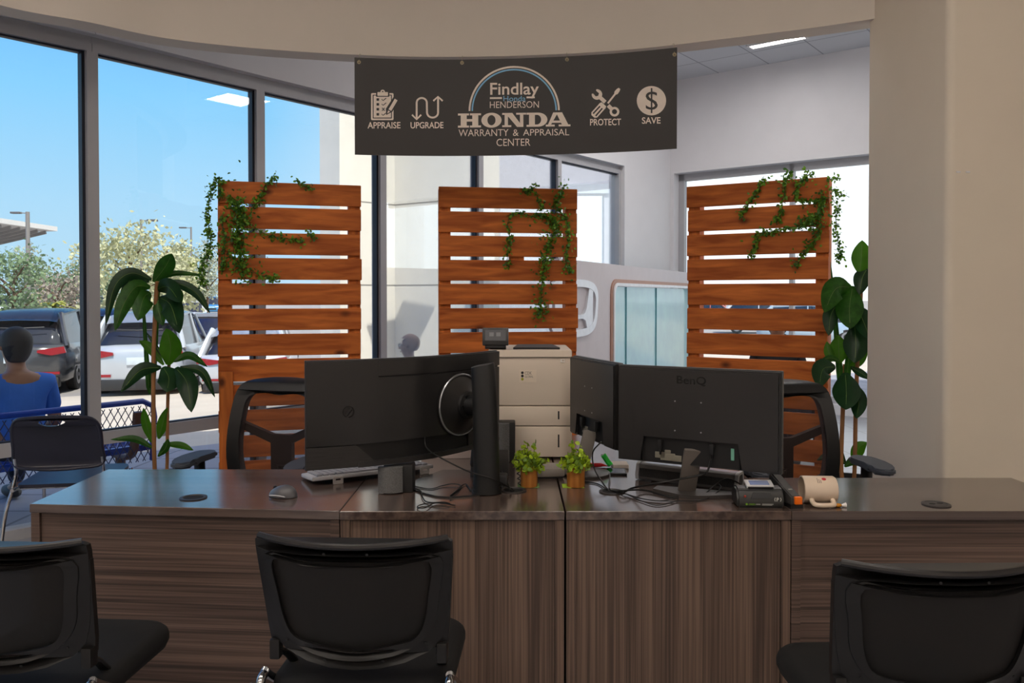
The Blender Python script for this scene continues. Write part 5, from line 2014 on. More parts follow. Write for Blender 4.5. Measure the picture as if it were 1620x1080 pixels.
# ------------------------------------------------------------------ portico wing seen through the far panes
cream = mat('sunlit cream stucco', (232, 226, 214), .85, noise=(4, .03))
joint = mat('stucco joint', (150, 144, 134), .9)
A0, A1, A2 = at(538, 468, 11.5), at(625, 468, 12.2), at(757, 468, 11.3)
for p in (A0, A1, A2):
    p.z = 0
b = new()
for a, c in ((A0, A1), (A1, A2)):
    t = (c - a).normalized()
    n = Vector((-t.y, t.x, 0))
    ps_ = [a, c, c + n * .5, a + n * .5]
    prism(b, [[(p.x, p.y) for p in ps_]], lambda u, v, w_: Vector((u, v, w_)), -.4, 5.6)
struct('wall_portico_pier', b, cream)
b = new()
for a, c in ((A0, A1), (A1, A2)):
    t = (c - a).normalized()
    n = Vector((-t.y, t.x, 0))
    for py in (324, 451):
        z = at(625, py, 12.2).z
        ps_ = [a - n * .004, c - n * .004, c + n * .01, a + n * .01]
        prism(b, [[(p.x, p.y) for p in ps_]], lambda u, v, w_: Vector((u, v, w_)), z - .008, z + .008)
struct('trim_stucco_joint', b, joint)
lil = mat('shaded portico plaster', (196, 196, 206), .85)  # lilac tone of the shade is put into the plaster colour
YW = 14.2
x0, x1 = at(752, 400, YW).x, at(1000, 400, YW).x
oz0, oz1 = at(900, 415, YW).z - 1.6, at(915, 306, YW).z
oa, ob_ = at(880, 400, YW).x, at(956, 400, YW).x
b = new()
prism(b, [[(x0 - .4, -.4), (x1 + .6, -.4), (x1 + .6, 4.6), (x0 - .4, 4.6)], [(oa, oz0), (ob_, oz0), (ob_, oz1), (oa, oz1)]], lambda u, v, w_: Vector((u, YW + w_, v)), 0, .35)
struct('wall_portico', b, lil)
b = new()
prism(b, [[(oa - .08, oz1), (ob_ + .08, oz1), (ob_ + .08, oz1 + .16), (oa - .08, oz1 + .16)]], lambda u, v, w_: Vector((u, YW + w_, v)), -.05, .0)
struct('trim_portico_lintel', b, mat('portico lintel', (206, 212, 222), .8))

# ------------------------------------------------------------------ leafy trees
bark = mat('tree bark', (104, 84, 66), .9, noise=(12, .3), bump=(20, .5))
def tree(label, px, Y, ptop, spread, col, nleaf=1500, lsz=.3, seed=1, trunk=.16, name='broadleaf_tree', gap=.25, grp=None):
    base = at(px, HOR, Y)
    base.z = zg(base.x, base.y)
    top = at(px, ptop, Y).z
    h = top - base.z
    o = thing(name, label, 'tree', base, 0, grp or 'trees along the far side of the parking lot')
    rnd = random.Random(seed)
    b = new()
    tube(b, [(0, 0, 0), (.1, 0, h * .25), (-.05, .1, h * .5), (0, 0, h * .8)], trunk, 8, 4, radii=[trunk, trunk, trunk * .9, trunk * .8, trunk * .7, trunk * .6, trunk * .5, trunk * .4, trunk * .35, trunk * .3, trunk * .25, trunk * .2, trunk * .1])
    for k in range(7):
        a = k * 2.4
        z = h * (.3 + .07 * k)
        tube(b, [(0, 0, z), (math.cos(a) * spread * .35, math.sin(a) * spread * .35, z + h * .16), (math.cos(a) * spread * .7, math.sin(a) * spread * .7, z + h * .22)], trunk * .4, 6, 3, radii=[trunk * .4, trunk * .35, trunk * .3, trunk * .25, trunk * .2, trunk * .1, trunk * .06])
    obj('trunk', b, bark, o)
    b = new()
    cl_ = []
    for k in range(26):
        a = rnd.uniform(0, 2 * PI)
        r = spread * math.sqrt(rnd.random()) * .8
        z = h * rnd.uniform(gap, .93)
        r *= math.sqrt(max(.1, 1 - ((z / h - .55) / .5) ** 2))
        cl_.append(Vector((math.cos(a) * r, math.sin(a) * r, z)))
    for k in range(nleaf):
        c = rnd.choice(cl_)
        p = c + Vector((rnd.gauss(0, 1), rnd.gauss(0, 1), rnd.gauss(0, .8))) * spread * .2
        d = Vector((rnd.uniform(-1, 1), rnd.uniform(-1, 1), rnd.uniform(-1, 1)))
        s = Vector((rnd.uniform(-1, 1), rnd.uniform(-1, 1), rnd.uniform(-1, 1)))
        s = (s - d * (s.dot(d) / max(d.length_squared, 1e-6))).normalized()
        d.normalize()
        L = lsz * rnd.uniform(.6, 1.2)
        b.faces.new([b.verts.new(q) for q in (p, p + d * L * .5 + s * L * .32, p + d * L, p + d * L * .5 - s * L * .32)])
    obj('crown', b, mat('foliage %s' % (col,), col, .7, noise=(1.5, .35), trans=.3), o, smooth=0, recalc=False)
    return o
sage, olive, dgrn, grygrn = (196, 196, 158), (164, 168, 110), (120, 142, 106), (182, 188, 166)  # greens paled in colour to imitate haze on the window panes
tree('broad pale sage tree behind the silver hatchback, tallest in the second window', 205, 40, 362, 2.6, sage, 2600, .28, 3)
tree('sage tree right of the broad one, half hidden by the potted dracaena crown', 262, 47, 380, 1.9, sage, 1900, .28, 5)
tree('olive green narrow tree just left of the ivy pallet', 286, 57, 382, 1.4, olive, 1300, .26, 8)
tree('grey green tree behind the ivy strands at the pallet edge', 326, 66, 372, 2.0, grygrn, 1700, .28, 9)
tree('low dull green bush tree under the window mullion', 168, 70, 425, 2.6, dgrn, 1200, .3, 13, gap=.1)
tree('dark grey green tree at the left frame edge beside the lamp pole', 22, 34, 398, 1.9, dgrn, 2000, .22, 15, gap=.12)
tree('tall thin dull tree behind the lamp pole in the first window', 42, 54, 385, 1.1, grygrn, 1000, .22, 17)
tree('low olive tree far back in the first window, right of the lamp pole', 72, 86, 436, 3.0, olive, 1200, .35, 19, gap=.1)
tree('grey pink flowering tree behind the small palm in the first window', 92, 42, 430, 1.6, (170, 158, 146), 1300, .2, 21, gap=.15)
tree('dull green tree beside the window mullion in the first window', 116, 78, 418, 2.2, dgrn, 1300, .3, 23, gap=.1)
tree('olive round tree far behind the sage trees', 240, 130, 412, 5.0, olive, 1200, .4, 25, gap=.1)
tree('wide dull hedge-like tree low behind the distant parked cars', 130, 140, 442, 9.0, olive, 1500, .5, 29, gap=.05)
tree('wide low tree far right in the second window, under the ivy', 310, 150, 430, 7.5, grygrn, 1500, .5, 31, gap=.05)
# palm
def palm(label, px, Y, ptop, pbase):
    base = at(px, HOR, Y)
    base.z = at(px, pbase, Y).z
    h = at(px, ptop, Y).z - base.z
    o = thing('small_palm', label, 'palm', (base.x, base.y, zg(base.x, base.y)), 0)
    h += base.z - zg(base.x, base.y)
    b = new()
    tube(b, [(0, 0, 0), (0, 0, h * .6)], .12, 9)
    obj('trunk', b, bark, o)
    rnd = random.Random(4)
    for k in range(26):
        a, el = rnd.uniform(0, 2 * PI), rnd.uniform(-.2, 1.0)
        b = new()
        L = h * .62
        P = []
        for q in range(6):
            t = q / 5
            P.append(Vector((math.cos(a) * L * t * (1.1 - el * .6), math.sin(a) * L * t * (1.1 - el * .6), h * .58 + L * t * el * .8 - L * .5 * t * t)))
        s = Vector((-math.sin(a), math.cos(a), 0))
        rows = [(b.verts.new(p - s * L * .13 * math.sin(PI * min(.95, t_ / 5 + .08))), b.verts.new(p + Vector((0, 0, .02))), b.verts.new(p + s * L * .13 * math.sin(PI * min(.95, t_ / 5 + .08)))) for t_, p in enumerate(P)]
        for A, B in zip(rows, rows[1:]):
            b.faces.new((A[0], A[1], B[1], B[0]))
            b.faces.new((A[1], A[2], B[2], B[1]))
        obj('frond', b, mat('palm frond', (158, 160, 66), .6, trans=.2), o, recalc=False)
palm('small yellow green palm in front of the distant cars in the first window', 84, 38, 455, 496)

# ------------------------------------------------------------------ lamp posts and shade canopy
pole_m = mat('galvanised pole', (128, 124, 122), .6)
def lamp_post(label, px, Y, ptop, side, r=.075):
    base = at(px, HOR, Y)
    base.z = zg(base.x, base.y)
    h = at(px, ptop, Y).z - base.z
    o = thing('lamp_post', label, 'lamp post', base, 0, 'parking lot lamp posts')
    b = new()
    cyl(b, (0, 0, .55), (0, 0, h), r, r * .85, 12)
    obj('pole', b, pole_m, o)
    b = new()
    cyl(b, (0, 0, 0), (0, 0, .6), .22, .22, 14)
    obj('concrete_foot', b, mat('lamp post foot', (180, 172, 160), .9), o)
    b = new()
    bar(b, (0, 0, h - .08), (side * .45, 0, h - .05), .05, .05)
    obj('arm', b, pole_m, o)
    b = new()
    box(b, (side * .62, 0, h - .05), (.5, .3, .1), .02)
    obj('lamp_head', b, mat('lamp head grey', (96, 96, 100), .5), o)
lamp_post('grey lamp post in the first window, head to the left', 45, 44, 335, -1, .12)
lamp_post('dark lamp post above the broad sage tree, head to the right', 224, 44, 347, 1)
lamp_post('thin lamp post beside the ivy strands, head to the left', 303, 61.5, 359, -1)
base = at(2, HOR, 48)
o = thing('shade_canopy', 'pale slatted carport roof at the left edge of the first window', 'carport', (base.x, base.y, zg(base.x, base.y)))
zt_ = at(30, 357, 48).z - o.location.z
xr = at(31, 360, 48).x - base.x
b = new()
prism(b, [[(-6, zt_ - .25), (xr, zt_), (xr, zt_ + .28), (-6, zt_ + .1)]], lambda u, v, w_: Vector((u, w_, v)), -2.2, 4)
obj('roof_edge', b, mat('white fascia', (226, 224, 222), .6), o)
for k in range(7):
    b = new()
    bar(b, (-6, -2 + k * .9, zt_ - 1.7), (xr - .4, -2 + k * .9, zt_ - .12), .12, .2)
    obj('rafter', b, mat('grey rafter', (140, 138, 138), .7), o)
for x in (-3.5, -.6):
    b = new()
    cyl(b, (x, 0, 0), (x, 0, zt_ - .4), .12, .12, 12)
    obj('post', b, pole_m, o)

# ------------------------------------------------------------------ cars
tyre = mat('tyre rubber', (22, 22, 23), .8)
hub_m = mat('alloy wheel', (150, 152, 156), .35, metal=.7)
car_gl = mat('tinted car glass', (30, 34, 44), .06, spec=.8)
red_l = mat('red tail lamp', (140, 18, 32), .2)
clad = mat('dark bumper cladding', (38, 38, 40), .5)
plate_w = mat('number plate', (196, 206, 214), .5)
def car(label, loc, rot, paint, L=4.5, Wd=1.85, H=1.66, group='cars in the parking lot', detail=True, hatch=1):
    """origin on the ground under the middle; front towards local +Y, rear towards -Y"""
    o = thing('car', label, 'car', loc, rot, group)
    hw = Wd / 2
    pm = mat('car paint %s' % (paint,), paint, .22, spec=.6, coat=.6, metal=.25, noise=(3, .03))
    zb = .56 * H
    st = [(-.5, .80, .34, .52), (-.485, .92, .28, .585), (-.44, .98, .24, .615), (-.30, 1.0, .2, .60), (0, 1.0, .18, .585), (.2, 1.0, .18, .575), (.30, .99, .2, .565), (.42, .95, .2, .52), (.485, .86, .25, .44), (.5, .72, .3, .38)]
    b = new()
    rings = []
    for y, wq, z0, z1 in st:
        w_ = hw * wq
        z0, z1 = z0 * .9, z1 * H
        pr = [(-w_ * .86, z0), (-w_ * .98, z0 + .1), (-w_, (z0 + z1) / 2 - .02), (-w_ * .985, z1 - .12), (-w_ * .93, z1 - .015), (-w_ * .5, z1 + .012), (0, z1 + .02)]
        pr = pr + [(-x, z) for x, z in pr[-2::-1]]
        rings.append([b.verts.new((x, y * L, z)) for x, z in pr])
    n = len(rings[0])
    for A, B in zip(rings, rings[1:]):
        for k in range(n):
            b.faces.new((A[k], A[(k + 1) % n], B[(k + 1) % n], B[k]))
    b.faces.new(rings[0][::-1])
    b.faces.new(rings[-1])
    body = obj('body', b, pm, o, smooth=50)
    # glass house
    gs = [(-.455, .585, .78), (-.40, .80, .74), (-.35, .955, .70), (-.05, 1.0, .72), (.06, .985, .71), (.16, .80, .72), (.285, .575, .80)]
    b = new()
    rings = []
    for y, zt, wt in gs:
        pr = [(-hw * .9, zb), (-hw * (wt + (.9 - wt) * .35), zb + (zt * H - zb) * .62), (-hw * wt, zt * H - .03), (-hw * wt * .8, zt * H), (0, zt * H + .012)]
        pr = pr + [(-x, z) for x, z in pr[-2::-1]]
        rings.append([b.verts.new((x, y * L, z)) for x, z in pr])
    n = len(rings[0])
    for A, B in zip(rings, rings[1:]):
        for k in range(n - 1):
            b.faces.new((A[k], A[k + 1], B[k + 1], B[k]))
    b.faces.new(rings[0][::-1])
    b.faces.new(rings[-1])
    obj('windows', b, car_gl, o, smooth=50)
    # roof and pillars in paint, a little proud of the glass
    b = new()
    rings = []
    for y, zt, wt in [(-.425, .87, .715), (-.40, .90, .72), (-.35, .965, .72), (-.05, 1.008, .735), (.06, .995, .725), (.09, .94, .725)]:
        pr = [(-hw * (wt + .015), zt * H - .06), (-hw * wt, zt * H - .02), (-hw * wt * .8, zt * H + .008), (0, zt * H + .022)]
        pr = pr + [(-x, z) for x, z in pr[-2::-1]]
        rings.append([b.verts.new((x, y * L, z)) for x, z in pr])
    n = len(rings[0])
    for A, B in zip(rings, rings[1:]):
        for k in range(n - 1):
            b.faces.new((A[k], A[k + 1], B[k + 1], B[k]))
    bmesh.ops.solidify(b, geom=b.faces[:], thickness=.02)
    obj('roof', b, pm, o, smooth=50)
    for s in (-1, 1):
        b = new()
        tube(b, [(s * hw * .93, -.45 * L, zb), (s * hw * .80, -.405 * L, H * .80), (s * hw * .715, -.36 * L, H * .95)], .06, 8, 4, flat=1.4)
        tube(b, [(s * hw * .90, .285 * L, zb), (s * hw * .735, .08 * L, H * .965)], .035, 8)
        tube(b, [(s * hw * .93, -.04 * L, zb), (s * hw * .735, -.04 * L, H * .97)], .03, 8)
        obj('pillar', b, pm, o)
    for s in (-1, 1):
        for y in (-.295, .30):
            b = new()
            T = Matrix.Translation((s * hw * .99, y * L, .335)) @ Matrix.Rotation(s * PI / 2, 4, 'Y')
            lathe(b, [(.20, -.2), (.32, -.19), (.335, -.15), (.335, -.03), (.31, 0), (.21, .004)], 26, T)
            wl = obj('wheel', b, tyre, o)
            b = new()
            lathe(b, [(.21, -.03), (.21, .006), (.05, .002), (.02, .012)], 20, T)
            obj('hub_cap', b, hub_m, wl)
    if detail:
        for s in (-1, 1):
            b = new()
            prism(b, [[(s * hw * .97, .50 * H), (s * hw * .93, .575 * H), (s * hw * .45, .535 * H), (s * hw * .44, .505 * H), (s * hw * .7, .47 * H)]], lambda u, v, w_: Vector((u, -.512 * L + abs(u) / hw * .085 - .02 + w_ - .012, v)), 0, .07)
            obj('tail_lamp', b, red_l, o)
            b = new()
            prism(b, [[(s * hw * .85, .245 * H), (s * hw * .85, .275 * H), (s * hw * .5, .275 * H), (s * hw * .5, .245 * H)]], lambda u, v, w_: Vector((u, -.512 * L + abs(u) / hw * .06 + w_, v)), 0, .04)
            obj('reflector', b, red_l, o)
        b = new()
        box(b, (0, -.485 * L, .15 * H), (Wd * .84, .24, .13 * H), .04)
        box(b, (0, 0, .17 * H), (Wd * .97, L * .42, .09 * H), .03)
        obj('lower_bumper', b, clad, o)
        b = new()
        box(b, (0, -.507 * L, .43 * H), (.33, .03, .15), .005)
        obj('number_plate', b, plate_w, o)
        b = new()
        tube(b, [(-hw * .5, -.44 * L, .80 * H + .25 * 0), (0, -.452 * L, .79 * H), (hw * .5, -.44 * L, .80 * H)], .012, 6)
        obj('wiper', b, clad, o)
        for s in (-1, 1):
            b = new()
            box(b, (s * hw * 1.06, .17 * L, zb + .07), (.2, .09, .14), .04)
            obj('mirror', b, pm, o)
    else:
        for s in (-1, 1):
            b = new()
            box(b, (s * hw * .68, .488 * L, .43 * H), (hw * .4, .1, .1), .03)
            obj('head_lamp', b, mat('head lamp', (220, 226, 230), .15), o)
        b = new()
        box(b, (0, .5 * L, .30 * H), (Wd * .6, .06, .16), .02)
        obj('grille', b, clad, o)
    return o
def car_at(label, px, pyb, Y, heading, paint, **k):
    p = at(px, HOR, Y)
    z = zg(p.x, p.y)
    return car(label, (p.x, p.y, z), math.radians(heading), paint, **k)
car_at('silver grey hatchback parked rear towards us, between the dracaena and the pallet', 252, 620, 18.6, 12, (186, 192, 200), L=4.5, Wd=1.86, H=1.70)
car_at('dark grey van-like car with red tail lamps beside the seated person', 72, 605, 19.0, 16, (58, 60, 64), L=4.9, Wd=2.0, H=1.74)
car_at('dark blue car just right of the first mullion, behind the silver hatchback', 170, 605, 26.0, 14, (36, 50, 80), L=4.5, Wd=1.85, H=1.66)
car_at('pale silver saloon partly behind the pallet, right of the hatchback', 402, 640, 18.6, 12, (196, 200, 208), L=4.6, Wd=1.82, H=1.40)
car_at('light beige car further back, above the saloon beside the pallet', 330, 575, 25.0, 192, (200, 196, 190), L=4.5, Wd=1.82, H=1.5, detail=False)
far = [(52, (226, 228, 230), 104, 'white car in the far row, right of the first lamp pole'), (83, (48, 54, 66), 102, 'dark car in the far row, beside the small palm'),
       (121, (40, 62, 84), 98, 'dark teal car in the far row, beside the first mullion'), (2, (222, 224, 226), 70, 'white car at the left frame edge, below the dark tree'),
       (27, (186, 202, 208), 79, 'pale aqua car just left of the first lamp pole'), (163, (228, 230, 232), 81, 'white car in the far row, just right of the first mullion'),
       (192, (52, 60, 80), 88, 'navy car in the far row, left of the dracaena crown'), (302, (230, 230, 228), 53.5, 'white van-like car right of the dracaena crown'),
       (333, (70, 140, 190), 79, 'sky blue car by the pallet edge below the ivy strands'), (226, (190, 194, 198), 103, 'silver car in the far row, behind the dracaena leaves'),
       (262, (110, 114, 120), 89, 'mid grey car in the far row, right of the dracaena stem')]
for px, pc_, Y, lb in far:
    p = at(px, HOR, Y)
    hd = math.radians(196 + (px * 37 % 6))
    car(lb, (p.x, p.y, zg(p.x, p.y)), hd, pc_, L=4.4, Wd=1.85, H=1.6, detail=False)
# cars beyond the right-hand window
for px, Y, pc_, lb, hd in ((1130, 54, (200, 110, 100), 'pale red car beyond the right window, seen through the pallet gaps', 250), (1205, 45, (210, 214, 220), 'pale car beyond the right window, seen through the pallet gaps', 255), (1285, 35, (170, 190, 205), 'pale blue car beyond the right window, near the column', 250)):
    p = at(px, HOR, Y)
    car(lb, (p.x, p.y, zg(p.x, p.y)), math.radians(hd), pc_, detail=False)

# ------------------------------------------------------------------ blue mesh bench
blue_m = mat('blue coated steel', (20, 64, 170), .4)
brown_m = mat('bronze bench leg', (104, 66, 48), .45)
def expanded(b, f, u0, u1, v0, v1, du, dv, r=.004):
    """diamond mesh: two families of thin diagonal strands, clipped to the rectangle"""
    n = int((u1 - u0) / du)
    kk = (v1 - v0) / dv * du
    k = -int(kk / du) - 1
    for sgn in (1, -1):
        u = u0 - kk
        while u < u1 + kk:
            a = (u, v0) if sgn > 0 else (u, v1)
            c = (u + kk, v1) if sgn > 0 else (u + kk, v0)
            ta, tb = 0.0, 1.0
            if a[0] < u0:
                ta = (u0 - a[0]) / (c[0] - a[0])
            if c[0] > u1:
                tb = (u1 - a[0]) / (c[0] - a[0])
            if tb > ta + .02:
                p = f(a[0] + (c[0] - a[0]) * ta, a[1] + (c[1] - a[1]) * ta)
                q = f(a[0] + (c[0] - a[0]) * tb, a[1] + (c[1] - a[1]) * tb)
                tube(b, [p, q], r, 4)
            u += du
tW = (W[6] - W[5]).normalized()
nW = out2(W[5], W[6])
bc = onz(226, 757, .0)
BY = 5.75
br = at(243, 632, BY)
bl_dir = -tW
o = thing('mesh_bench', 'blue diamond mesh bench with bronze legs outside the window wall', 'bench', (br.x, br.y, -.03), math.atan2(-bl_dir.y, -bl_dir.x))
# local: +x along the wall to the right, +y outwards (away from the room); right end at x=0
LB = 2.3
zt_, zs_ = br.z + .03, .37
fb = lambda u, v: Vector((u, -.02 - (zt_ - v) * .0 + (zt_ - v) * .10, v))
b = new()
expanded(b, fb, -LB, -.02, zs_ - .1, zt_ - .03, .05, .09, .0032)
obj('back_mesh', b, mat('silhouette blue strands', (18, 34, 84), .5), o)  # blue darkened to imitate strands seen against the light
b = new()
tube(b, [fb(-LB, zs_ - .1), fb(-LB, zt_ - .06), fb(-LB + .05, zt_), fb(-.09, zt_), fb(-.015, zt_ - .04), fb(.0, zt_ - .12), fb(.0, zs_ - .1)], .02, 10, 1)
obj('back_frame', b, blue_m, o)
b = new()
fs = lambda u, v: Vector((u, v, zs_))
expanded(b, fs, -LB, -.0, .06, .46, .06, .11, .005)
obj('seat_mesh', b, blue_m, o)
b = new()
prism(b, [rrect(-LB - .02, .04, .02, .48, .05, 4), rrect(-LB + .02, .08, -.02, .44, .03, 4)], lambda u, v, w_: Vector((u, v, w_)), zs_ - .03, zs_ + .012)
obj('seat_frame', b, blue_m, o)
for u in (-.13, -LB + .3):
    b = new()
    tube(b, [(u, -.03, zt_ - .07), (u, .0, zs_ + .1), (u, .06, zs_ - .05), (u, .22, zs_ - .08), (u, .40, zs_ - .05)], .035, 8, 4, flat=.6)
    tube(b, [(u, .22, zs_ - .08), (u, .22, .02)], .035, 8)
    box(b, (u, .22, .012), (.12, .5, .024), .004)
    obj('leg', b, brown_m, o)

# ================================================================== PEOPLE
skin_m = mat('skin', (158, 116, 92), .55, noise=(20, .06))
hair_m = mat('dark hair', (20, 19, 20), .7, noise=(30, .1))
def skin_mesh(name, chains, parent, m, root=None, lev=2):
    """one continuous tapering surface grown around connected joints"""
    bm_ = bmesh.new()
    lay = bm_.verts.layers.skin.verify()
    vs = {}
    def V(key, co, r):
        if key not in vs:
            v = bm_.verts.new(co)
            v[lay].radius = r if hasattr(r, '__len__') else (r, r)
            vs[key] = v
        return vs[key]
    for ch in chains:
        prev = None
        for key, co, r in ch:
            v = V(key, co, r)
            if prev is not None and bm_.edges.get((prev, v)) is None:
                bm_.edges.new((prev, v))
            prev = v
    first_ = chains[0][0][0]
    vs[first_][lay].use_root = True
    me = bpy.data.meshes.new(name)
    bm_.to_mesh(me)
    bm_.free()
    o = bpy.data.objects.new(name, me)
    COL.objects.link(o)
    o.parent = parent
    me.materials.append(m)
    s = o.modifiers.new('skin', 'SKIN')
    s.use_smooth_shade = True
    s2 = o.modifiers.new('smooth', 'SUBSURF')
    s2.levels = s2.render_levels = lev
    return o
def person(label, loc, rot, h, shirt, trousers, lean=0.0, hair_len=0, skin=None, turn=0.0, glasses=False, group=None, hm=None):
    """seated figure facing local +Y, hips at height h above the origin"""
    o = thing('person', label, 'person', loc, rot, group)
    sm = skin or skin_m
    P = lambda x, y, z: Vector((x, y + (z - h) * lean if z > h else y, z))
    sp_ = [('pel', P(0, 0, h + .07), (.165, .115)), ('waist', P(0, -.015, h + .24), (.145, .105)), ('chest', P(0, -.005, h + .40), (.165, .115)), ('yoke', P(0, 0, h + .50), (.125, .085)), ('nb', P(0, .01, h + .56), (.062, .06)), ('nk', P(0, .02, h + .595), (.054, .056)),
           ('jaw', P(0, .045, h + .648), (.058, .068)), ('face', P(0, .04, h + .707), (.072, .088)), ('brow', P(0, .03, h + .757), (.076, .094)), ('crown', P(0, .02, h + .817), (.052, .066))]
    arms, legs = [], []
    shirt_ch = [[(k, c, (r[0] + .014, r[1] + .014)) for k, c, r in sp_[:4]] + [('col', P(0, .008, h + .57), (.074, .072))]]
    tr_ch = [[('pel', P(0, 0, h + .09), (.175, .125)), ('low', P(0, .02, h + .03), (.15, .11))]]
    for s, n in ((-1, 'l'), (1, 'r')):
        sh = P(s * .175, -.005, h + .485)
        el = P(s * .245, .03, h + .21)
        wr = Vector((s * .17, .27, h + .13))
        hd = Vector((s * .145, .345, h + .115))
        ar = [sp_[3], ('sh' + n, sh, .062), ('ua' + n, sh.lerp(el, .5), .050), ('el' + n, el, .043), ('fa' + n, el.lerp(wr, .45), .040), ('wr' + n, wr, (.030, .024)), ('ha' + n, hd, (.036, .018))]
        arms.append(ar)
        for f in range(4):
            off = (f - 1.5) * .019
            L = (.075, .085, .08, .06)[f]
            k1 = hd + Vector((off, .035, .0))
            k2 = k1 + Vector((off * .15, L * .45, -.012))
            k3 = k2 + Vector((0, L * .35, -.026))
            arms.append([ar[-1], ('k%d%s' % (f, n), k1, .0095), ('m%d%s' % (f, n), k2, .0085), ('t%d%s' % (f, n), k3, .0072)])
        th = wr.lerp(hd, .6) + Vector((-s * .03, .01, 0))
        arms.append([ar[-2], ('th1' + n, th, .011), ('th2' + n, th + Vector((-s * .018, .03, -.012)), .0095)])
        hip, kn, an, to = Vector((s * .095, .03, h + .045)), Vector((s * .15, .44, h + .05)), Vector((s * .155, .46, .09)), Vector((s * .165, .62, .04))
        if h < .3:
            kn, an, to = Vector((s * .16, .34, h + .36)), Vector((s * .17, .55, .09)), Vector((s * .18, .70, .04))
        lg = [sp_[0], ('hip' + n, hip, .088), ('thg' + n, hip.lerp(kn, .5), .078), ('kn' + n, kn, .058), ('clf' + n, kn.lerp(an, .35), .056), ('an' + n, an, .036), ('to' + n, to, (.042, .03))]
        legs.append(lg)
        shirt_ch.append([shirt_ch[0][3], ('sh' + n, sh, .074), ('ua' + n, sh.lerp(el, .45), .064), ('ue' + n, sh.lerp(el, .72), .062)])
        tr_ch.append([tr_ch[0][1], ('hip' + n, hip, .10), ('thg' + n, hip.lerp(kn, .5), .09), ('kn' + n, kn, .07), ('clf' + n, kn.lerp(an, .4), .066), ('an' + n, kn.lerp(an, .93), .055)])
    face = sp_[7][1]
    arms.append([sp_[7], ('nose', face + Vector((0, .075, .0)), .018), ('tip', face + Vector((0, .108, -.012)), .013)])
    for s, n in ((-1, 'l'), (1, 'r')):
        arms.append([sp_[8], ('ear' + n, face + Vector((s * .075, -.005, .02)), (.012, .022)), ('lobe' + n, face + Vector((s * .086, -.012, .0)), (.009, .02))])
    skin_mesh('body', [sp_] + arms + legs, o, sm)
    skin_mesh('shirt', shirt_ch, o, shirt)
    skin_mesh('trousers', tr_ch, o, trousers)
    hc = P(0, .018, h + .762)
    b = new()
    bmesh.ops.create_uvsphere(b, u_segments=26, v_segments=18, radius=1.0)
    for v in b.verts:
        x, y, z = v.co
        v.co = Vector((hc.x + x * .094, hc.y + y * .112 - .006, hc.z + z * (.10 if z > 0 else .12 + hair_len)))
    dl = [v for v in b.verts if v.co.z < hc.z - .10 - hair_len or (v.co.y > hc.y + .045 and v.co.z < hc.z + .045) or (v.co.y > hc.y + .0 and v.co.z < hc.z - .03)]
    bmesh.ops.delete(b, geom=dl, context='VERTS')
    bmesh.ops.solidify(b, geom=b.faces[:], thickness=.008)
    obj('hair', b, hm or hair_m, o, smooth=70)
    for s in (-1, 1):
        b = new()
        ball(b, face + Vector((s * .031, .078, .028)), .012, 10)
        e = obj('eye', b, mat('eye white', (220, 216, 208), .3), o)
        b = new()
        ball(b, face + Vector((s * .031, .0865, .028)), .0055, 8)
        obj('iris', b, black_p, e)
    b = new()
    tube(b, [face + Vector((x, .086 - abs(x) * .3, -.048)) for x in (-.024, -.012, 0, .012, .024)], .005, 6, 3)
    obj('mouth', b, mat('lips', (140, 84, 76), .5), o)
    for s in (-1, 1):
        b = new()
        ball(b, (s * (.16 if h >= .3 else .175), .56 if h >= .3 else .64, .045), (.05, .13, .045), 12)
        obj('shoe', b, mat('dark shoe', (40, 38, 38), .6), o)
    if glasses:
        b = new()
        for s in (-1, 1):
            tube(b, [face + Vector((s * .034 + .026 * math.cos(a), .094, .028 + .02 * math.sin(a))) for a in [2 * PI * k / 16 for k in range(16)]], .0025, 6, closed=True)
            tube(b, [face + Vector((s * .06, .092, .03)), face + Vector((s * .086, -.01, .03))], .0025, 6)
        tube(b, [face + Vector((-.008, .095, .03)), face + Vector((.008, .095, .03))], .0025, 6)
        obj('glasses', b, black_p, o)
    return o
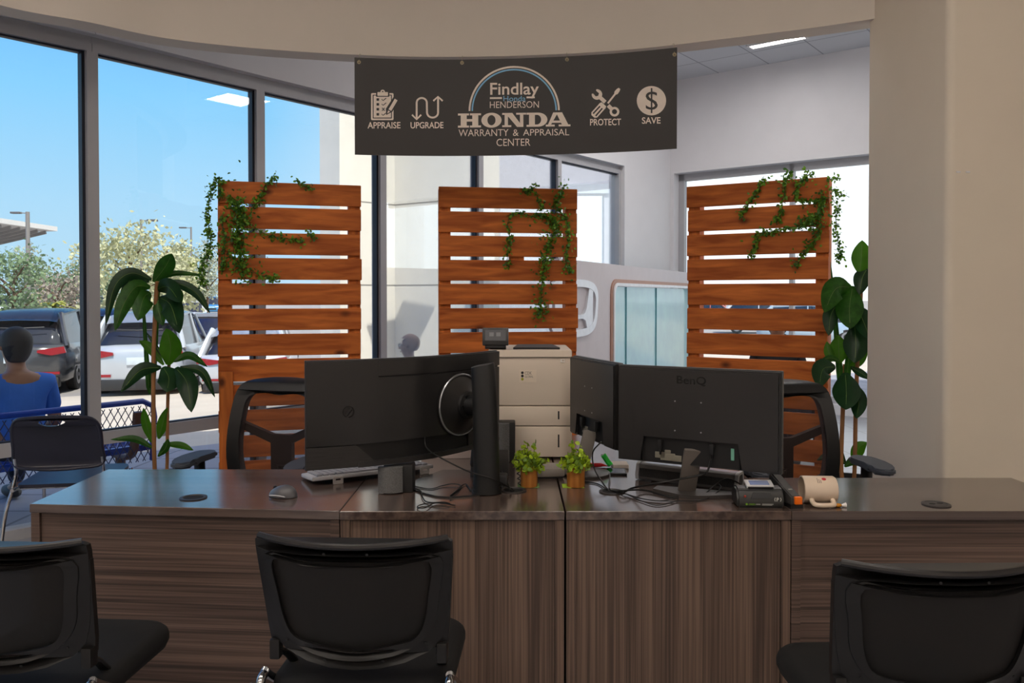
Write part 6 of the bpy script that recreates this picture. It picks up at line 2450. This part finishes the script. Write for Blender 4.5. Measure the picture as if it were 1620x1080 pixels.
blue_sh = mat('royal blue T-shirt', (58, 116, 214), .85, noise=(6, .12), bump=(9, .5))
jeans = mat('dark trousers', (38, 42, 56), .85)
pbn = thing  # (bench frame helper not needed further)
bm4 = ROOTM[o.name] if o.name in ROOTM else Matrix.Identity(4)
sit = at(20, 640, 5.72)
rotb = math.atan2(tW.y, tW.x)
pl_ = br + tW * -.77 + nW * .27
person('person in a royal blue T-shirt seated on the blue bench, back to the window', (pl_.x, pl_.y, -.03), rotb, .37, blue_sh, jeans, lean=.02, hair_len=.035)
grey_sh = mat('grey shirt', (150, 152, 156), .85)
pq = at(651, 548, 9.2)
person('bald-cropped person with glasses seated low outside, between the two left pallets', (pq.x, pq.y, pq.z - .717 - .14), math.radians(84), .14, grey_sh, jeans, lean=.0, glasses=True, hm=mat('cropped pale hair', (158, 124, 104), .7))
b = new()
box(b, (pq.x + .02, pq.y, (pq.z - .717 - .14) / 1 + .03), (.5, .9, .14), .02)
kb = tag(obj('concrete_kerb', b, mat('kerb concrete', (170, 166, 160), .9), None), 'low concrete kerb block under the person with glasses outside', 'kerb')
kb.location = (0, 0, 0)
# person in the lounge behind the right pallet, in an armchair
pr_ = at(1230, 532, 7.4)
lz = 0.0
ac = thing('lounge_armchair', 'dark lounge armchair behind the right pallet, seen through its gaps', 'armchair', (pr_.x, pr_.y, 0), math.radians(160))
navy = mat('navy lounge fabric', (34, 40, 58), .85)
b = new()
box(b, (0, .1, .28), (.62, .62, .22), .05)
obj('seat', b, navy, ac)
b = new()
box(b, (0, -.26, .48), (.66, .14, .56), .05)
obj('backrest', b, navy, ac)
for s in (-1, 1):
    b = new()
    box(b, (s * .37, .06, .36), (.12, .7, .42), .05)
    obj('arm', b, navy, ac)
    for y in (-.24, .34):
        b = new()
        cyl(b, (s * .33, y, 0), (s * .33, y, .18), .02, .025, 10)
        obj('leg', b, black_p, ac)
person('dark-haired person in a black top sitting in the lounge behind the right pallet', (pr_.x, pr_.y, -.03), math.radians(160), .42, mat('black top', (30, 30, 34), .85), jeans, lean=-.03)
